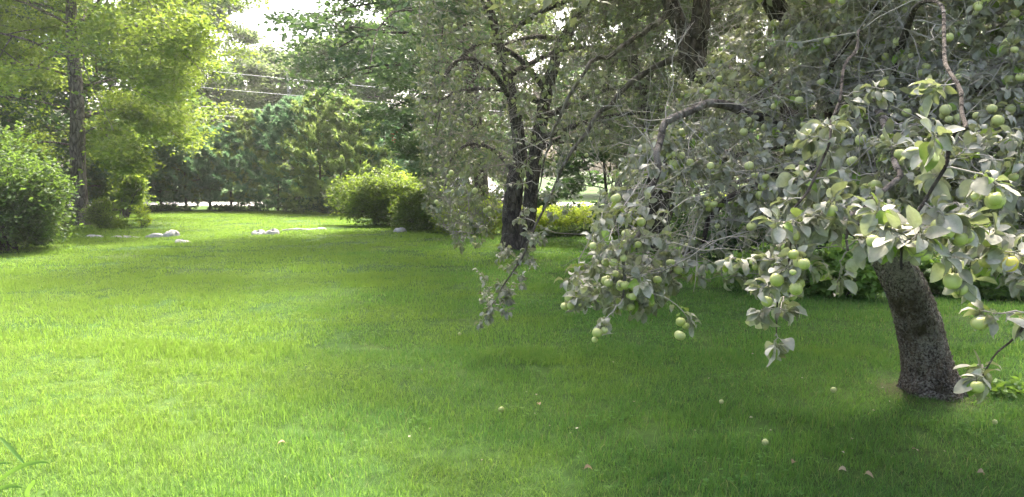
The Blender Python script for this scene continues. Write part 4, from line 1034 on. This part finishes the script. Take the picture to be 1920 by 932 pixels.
# ------------------------------------------------------------------ wires over the road
M['wire'] = plain('wire', (.7, .7, .68), .5)
for (x0, y0, x1, y1, lab) in ((479, 143, 810, 173, 'highest overhead wire crossing behind the maple branches'), (468, 173, 815, 200, 'second highest overhead wire behind the pines'), (470, 206, 800, 221, 'third overhead wire from the top, behind the pine tops'), (470, 221, 800, 234, 'lowest overhead wire, close above the pine tops')):
    A = P(x0, y0, 46.5); B = P(x1, y1, 46.5); d = (B - A) / (B[0] - A[0])
    t = np.linspace(-38, 24, 40); pth = A + d * (t - A[0])[:, None]; u = (t - t[0]) / (t[-1] - t[0]); pth[:, 2] += .5 - 2.0 * u * (1 - u)
    mb = MB(); tubes(mb, pth[None], np.full((1, 40), .012), 5)
    tag(mb.build('overhead_wire', M['wire']), lab, 'wire', 'overhead wires')

# ------------------------------------------------------------------ parked car on the road
M['car_paint'] = plain('car_paint', (.50, .51, .53), .28, .25, .5, coat=.6)
M['glass'] = plain('car_glass', (.03, .035, .04), .06, 0, .6)
M['rubber'] = plain('rubber', (.02, .02, .02), .8)
M['rim'] = plain('rim', (.4, .4, .41), .35, .8)
M['lamp_glass'] = plain('lamp_glass', (.7, .7, .68), .1)
M['tail'] = plain('tail_lamp', (.4, .02, .02), .15)
def car(loc, rot, label):
    o = thing('parked_car', loc, label, 'car'); o.rotation_euler = (0, 0, rot)
    def part(mb, name, mat, par=None, smooth=True):
        me = mb.mesh(name, M[mat], smooth); q_ = bpy.data.objects.new(name, me); col.objects.link(q_); q_.parent = par or o; return q_
    # stations along the length: x, half width, sill z, shoulder z
    xs = np.array([-2.15, -2.05, -1.6, -.9, 0, .8, 1.35, 1.9, 2.12, 2.2])
    hw = np.array([.62, .76, .86, .89, .9, .9, .88, .82, .7, .55]); z0 = np.array([.42, .32, .27, .25, .25, .25, .26, .28, .34, .42]); z1 = np.array([.86, .95, .98, .97, .95, .93, .92, .86, .76, .66])
    ring = np.array([(0, 0), (.85, 0), (1, .18), (1.0, .6), (.95, .88), (.8, 1), (0, 1.02)])
    V = []
    for x, w, a, b in zip(xs, hw, z0, z1):
        h = [(x, w * c, a + (b - a) * e) for c, e in ring]; V.append(h + [(x, -y, z) for (_, y, z) in h[-2:0:-1]])
    V = np.array(V); nr = V.shape[1]; j = np.arange(len(xs) - 1)[:, None]; q_ = np.arange(nr)[None]; q3 = (q_ + 1) % nr
    mb = MB(); mb.add(V.reshape(-1, 3), np.stack([j * nr + q_, (j + 1) * nr + q_, (j + 1) * nr + q3, j * nr + q3], -1).reshape(-1, 4))
    for e in (0, len(xs) - 1):
        c_ = V[e].mean(0); mb.add(np.vstack([V[e], c_]), np.stack([np.arange(nr), (np.arange(nr) + 1) % nr, np.full(nr, nr)], 1))
    part(mb, 'body', 'car_paint')
    # cabin: pillars and roof in paint, glass set between
    bx = [(-1.85, .74), (-1.25, .62), (.35, .62), (1.15, .78)]; bz = [.95, 1.46, 1.48, .92]
    Lf = np.array([(x, w, z) for (x, w), z in zip(bx, bz)]); Rt = Lf * np.array([1, -1, 1])
    mb = MB(); top = np.array([[-1.3, .6, 1.455], [.4, .6, 1.475], [.4, -.6, 1.475], [-1.3, -.6, 1.455], [-1.2, .5, 1.51], [.25, .5, 1.53], [.25, -.5, 1.53], [-1.2, -.5, 1.51]])
    mb.add(top, np.array([[4, 5, 6, 7], [0, 1, 5, 4], [1, 2, 6, 5], [2, 3, 7, 6], [3, 0, 4, 7]])); part(mb, 'roof', 'car_paint')
    def glass(name, quad):
        mb = MB(); qd = np.array(quad, float); n_ = nrmz(np.cross(qd[1] - qd[0], qd[2] - qd[0])) * .02
        mb.add(np.vstack([qd, qd - n_]), np.array([[0, 1, 2, 3], [7, 6, 5, 4], [0, 4, 5, 1], [1, 5, 6, 2], [2, 6, 7, 3], [3, 7, 4, 0]])); part(mb, name, 'glass', smooth=False)
    glass('windscreen', [Lf[3], Rt[3], Rt[2], Lf[2]]); glass('rear_window', [Rt[0], Lf[0], Lf[1], Rt[1]])
    for s in (1, -1):
        k_ = np.array([1, s, 1])
        for xa, xb, xc, xd in ((-1.7, -.45, -.45, -1.2), (-.37, 1.0, .33, -.37)):
            glass('side_window', np.array([(xa, .775, .96), (xb, .79, .95), (xc, .635, 1.45), (xd, .635, 1.45)]) * k_)
        mb = MB(); tubes(mb, np.array([[(-.41, .79 * s, .95), (-.41, .71 * s, 1.2), (-.41, .635 * s, 1.47)]]), .035, 6)
        tubes(mb, np.array([[(1.15, .79 * s, .92), (.75, .71 * s, 1.2), (.36, .62 * s, 1.48)]]), .035, 6); tubes(mb, np.array([[(-1.85, .75 * s, .95), (-1.55, .69 * s, 1.2), (-1.26, .62 * s, 1.46)]]), .045, 6); part(mb, 'pillars', 'car_paint')
        mb = MB(); tubes(mb, np.array([[(.82, .9 * s, 1.0), (.82, 1.0 * s, 1.02), (.82, 1.06 * s, 1.03)]]), np.array([[.04, .09, .07]]), 8); part(mb, 'mirror', 'car_paint')
        for nm, x, mt_, zz in (('headlight', 2.06, 'lamp_glass', .68), ('tail_light', -2.07, 'tail', .78)):
            mb = MB(); e = np.linspace(0, 6.283, 9)[:-1]; c_ = np.array([x, .6 * s, zz]); f_ = np.stack([0 * e, .15 * np.cos(e), .075 * np.sin(e)], 1)
            ex = np.array([.1 if x > 0 else -.1, 0, 0]); mb.add(np.vstack([c_ + f_ * 1.1, c_ + f_ * .9 + ex, c_ + ex * 1.2]), [np.stack([np.arange(8), (np.arange(8) + 1) % 8, 8 + (np.arange(8) + 1) % 8, 8 + np.arange(8)], 1), np.stack([8 + np.arange(8), 8 + (np.arange(8) + 1) % 8, np.full(8, 16)], 1)]); part(mb, nm, mt_)
        for x in (-1.32, 1.38):
            mb = MB(); e = np.linspace(0, 6.283, 25)[:-1]; pr_ = [(.2, .72), (.3, .72), (.32, .75), (.32, .88), (.3, .92), (.2, .92)]
            V = np.array([[(x + a * math.cos(t), b * s, .32 + a * math.sin(t)) for t in e] for a, b in pr_]); jj_ = np.arange(5)[:, None]; qq = np.arange(24)[None]; q4 = (qq + 1) % 24
            mb.add(V.reshape(-1, 3), np.stack([jj_ * 24 + qq, jj_ * 24 + q4, (jj_ + 1) * 24 + q4, (jj_ + 1) * 24 + qq], -1).reshape(-1, 4)); wh = part(mb, 'wheel', 'rubber')
            mb = MB(); V = np.array([[(x + .2 * math.cos(t), .905 * s, .32 + .2 * math.sin(t)) for t in e]]).reshape(-1, 3); mb.add(np.vstack([V, [[x, .925 * s, .32]]]), np.stack([np.arange(24), (np.arange(24) + 1) % 24, np.full(24, 24)], 1)); part(mb, 'rim', 'rim', wh)
    mb = MB(); tubes(mb, np.array([[(2.16, -.7, .45), (2.24, 0, .45), (2.16, .7, .45)]]), .07, 8); part(mb, 'bumper', 'rubber')
    return o
cp = at(893, 43.6); cp[2] = .014
car(cp, R(-62), 'silver parked car glimpsed through the weeping apple twigs')

# ------------------------------------------------------------------ small things on the lawn
def fallen(name, label, px, py, L, tint, mat, seed, group, kind='apple', lift=.045):
    r = np.random.default_rng(seed); b = G(px, py); b[2] += lift
    mb = MB(); a = r.uniform(0, 6.283)
    leaves(mb, np.zeros((1, 3)), np.array([[math.cos(a), math.sin(a), r.uniform(-.1, .3)]]), np.array([[r.normal(0, .35), r.normal(0, .35) - .25, 1.]]), np.array([L]), np.array([L * .65]), tint, kind, np.array([r.uniform(1, 3)]))
    o = mb.build(name, M[mat]); o.location = b
    return tag(o, label, 'leaf', group)
for i, (px, py, lab) in enumerate([(536, 858, 'dry pinkish brown leaf lying in the bright grass, lower left'), (1095, 911, 'dry brown curled leaf at the bottom edge in the middle'), (1484, 899, 'brown leaf in the shaded grass below the middle apple cluster'), (1586, 915, 'pale dry leaf at the bottom edge, right of the brown leaf'), (1830, 918, 'tan dry leaf at the lower right corner'), (1620, 922, 'narrow dry leaf beside the pale dry leaf at the bottom edge'), (1012, 780, 'yellowed leaf in the grass below the hanging twig tips'), (1719, 873, 'pale narrow leaf in the grass below the leaning trunk')]):
    fallen('fallen_leaf', lab, px, py, .045, [.35, .2, .3, .6, .45, .5, .5, .7][i], 'dry_leaf', 500 + i, 'single fallen leaves')
rf = np.random.default_rng(9)
for i in range(36):
    px = rf.uniform(760, 1900); py = rf.uniform(560, 905)
    fallen('leaf_scrap', 'tiny pale scrap of fallen leaf in the shaded grass', px, py, rf.uniform(.012, .026), rf.uniform(.6, .9), 'dry_leaf', 600 + i, 'pale leaf scraps scattered in the shaded grass', 'diamond', .05)
for i, (px, py, lab) in enumerate([(1864, 814, 'pale green fallen apple on the grass near the right edge'), (940, 788, 'small fallen apple in the grass in the middle foreground'), (1352, 773, 'small fallen apple in the shaded grass left of the trunk'), (1434, 855, 'fallen apple in the grass below the middle apple cluster'), (862, 637, 'small fallen apple below the hanging twig tips'), (1562, 749, 'small fallen apple in the dark grass left of the trunk base')]):
    b = G(px, py); o = bpy.data.objects.new('fallen_apple', APPLES_FAR[i % 3]); o.location = b + np.array([0, 0, .042]); s = .017 + .004 * (i % 2); o.scale = (s, s, s); o.rotation_euler = (1.1, .4 * i, i); col.objects.link(o)
    tag(o, lab, 'apple', 'fallen apples')

# arching broad blades in the lower left corner, close to the camera
o = thing('blade_plant', G(-40, 925), 'plant with long arching strap leaves at the lower left corner', 'plant')
for i, pts in enumerate([[(-30, 925, 3.3), (10, 892, 3.3), (45, 872, 3.3), (75, 866, 3.3), (94, 869, 3.3)], [(-40, 935, 3.3), (-5, 918, 3.3), (20, 911, 3.3), (42, 914, 3.3)], [(-45, 930, 3.35), (-30, 890, 3.3), (-10, 870, 3.25), (20, 868, 3.2)], [(0, 820, 3.6), (18, 838, 3.5), (34, 856, 3.45), (48, 872, 3.4)], [(60, 945, 3.3), (50, 925, 3.3), (62, 905, 3.3), (66, 900, 3.3)]]):
    p = smooth_path([P(*q_) for q_ in pts], 12); w = .009 * np.sin(np.linspace(.35, math.pi, 12)) ** .7 + .0006
    sd_ = nrmz(np.cross(np.gradient(p, axis=0), np.array([.2, -1, .5])))
    V = np.stack([p - sd_ * w[:, None], p - np.array([0, 0, .004]) , p + sd_ * w[:, None]], 1); k_ = np.arange(11)
    mb = MB(); mb.add(V.reshape(-1, 3), np.concatenate([np.stack([k_ * 3, k_ * 3 + 1, k_ * 3 + 4, k_ * 3 + 3], 1), np.stack([k_ * 3 + 1, k_ * 3 + 2, k_ * 3 + 5, k_ * 3 + 4], 1)]), .8)
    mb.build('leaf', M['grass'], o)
# weeds near the leaning trunk
shrub('weed', 'low leafy weed right of the leaning trunk foot', G(1868, 745), .3, .2, .10, 140, .055, 'shrub_leaf', 130, 'oval', nstem=8)
rr_ = np.random.default_rng(77); mb = MB(); leaves(mb, P(741, 258, 20.5) + rr_.normal(0, .06, (10, 3)), rr_.normal(0, 1, (10, 3)), rr_.normal(0, 1, (10, 3)), np.full(10, .06), .04, rr_.random(10), 'oval')
tag(mb.build('leaf_spray', M['red_leaf'], maple, smooth=False), 'small spray of reddish leaves', kind='stuff')

# ------------------------------------------------------------------ humid summer haze
mb = MB(); V = np.array([[x, y, z] for x in (-95, 95) for y in (-14, 130) for z in (-1.0, 22)], float)
mb.add(V, np.array([[0, 1, 3, 2], [4, 6, 7, 5], [0, 4, 5, 1], [2, 3, 7, 6], [0, 2, 6, 4], [1, 5, 7, 3]]))
m, nt, out = newmat('haze')
pv = N(nt, 'ShaderNodeVolumePrincipled'); pv.inputs['Color'].default_value = (.95, .96, .97, 1); pv.inputs['Density'].default_value = HAZE; pv.inputs['Anisotropy'].default_value = .45
nt.links.new(pv.outputs[0], out.inputs['Volume']); M['haze'] = m
tag(mb.build('haze', M['haze'], smooth=False), kind='stuff')
#@@END
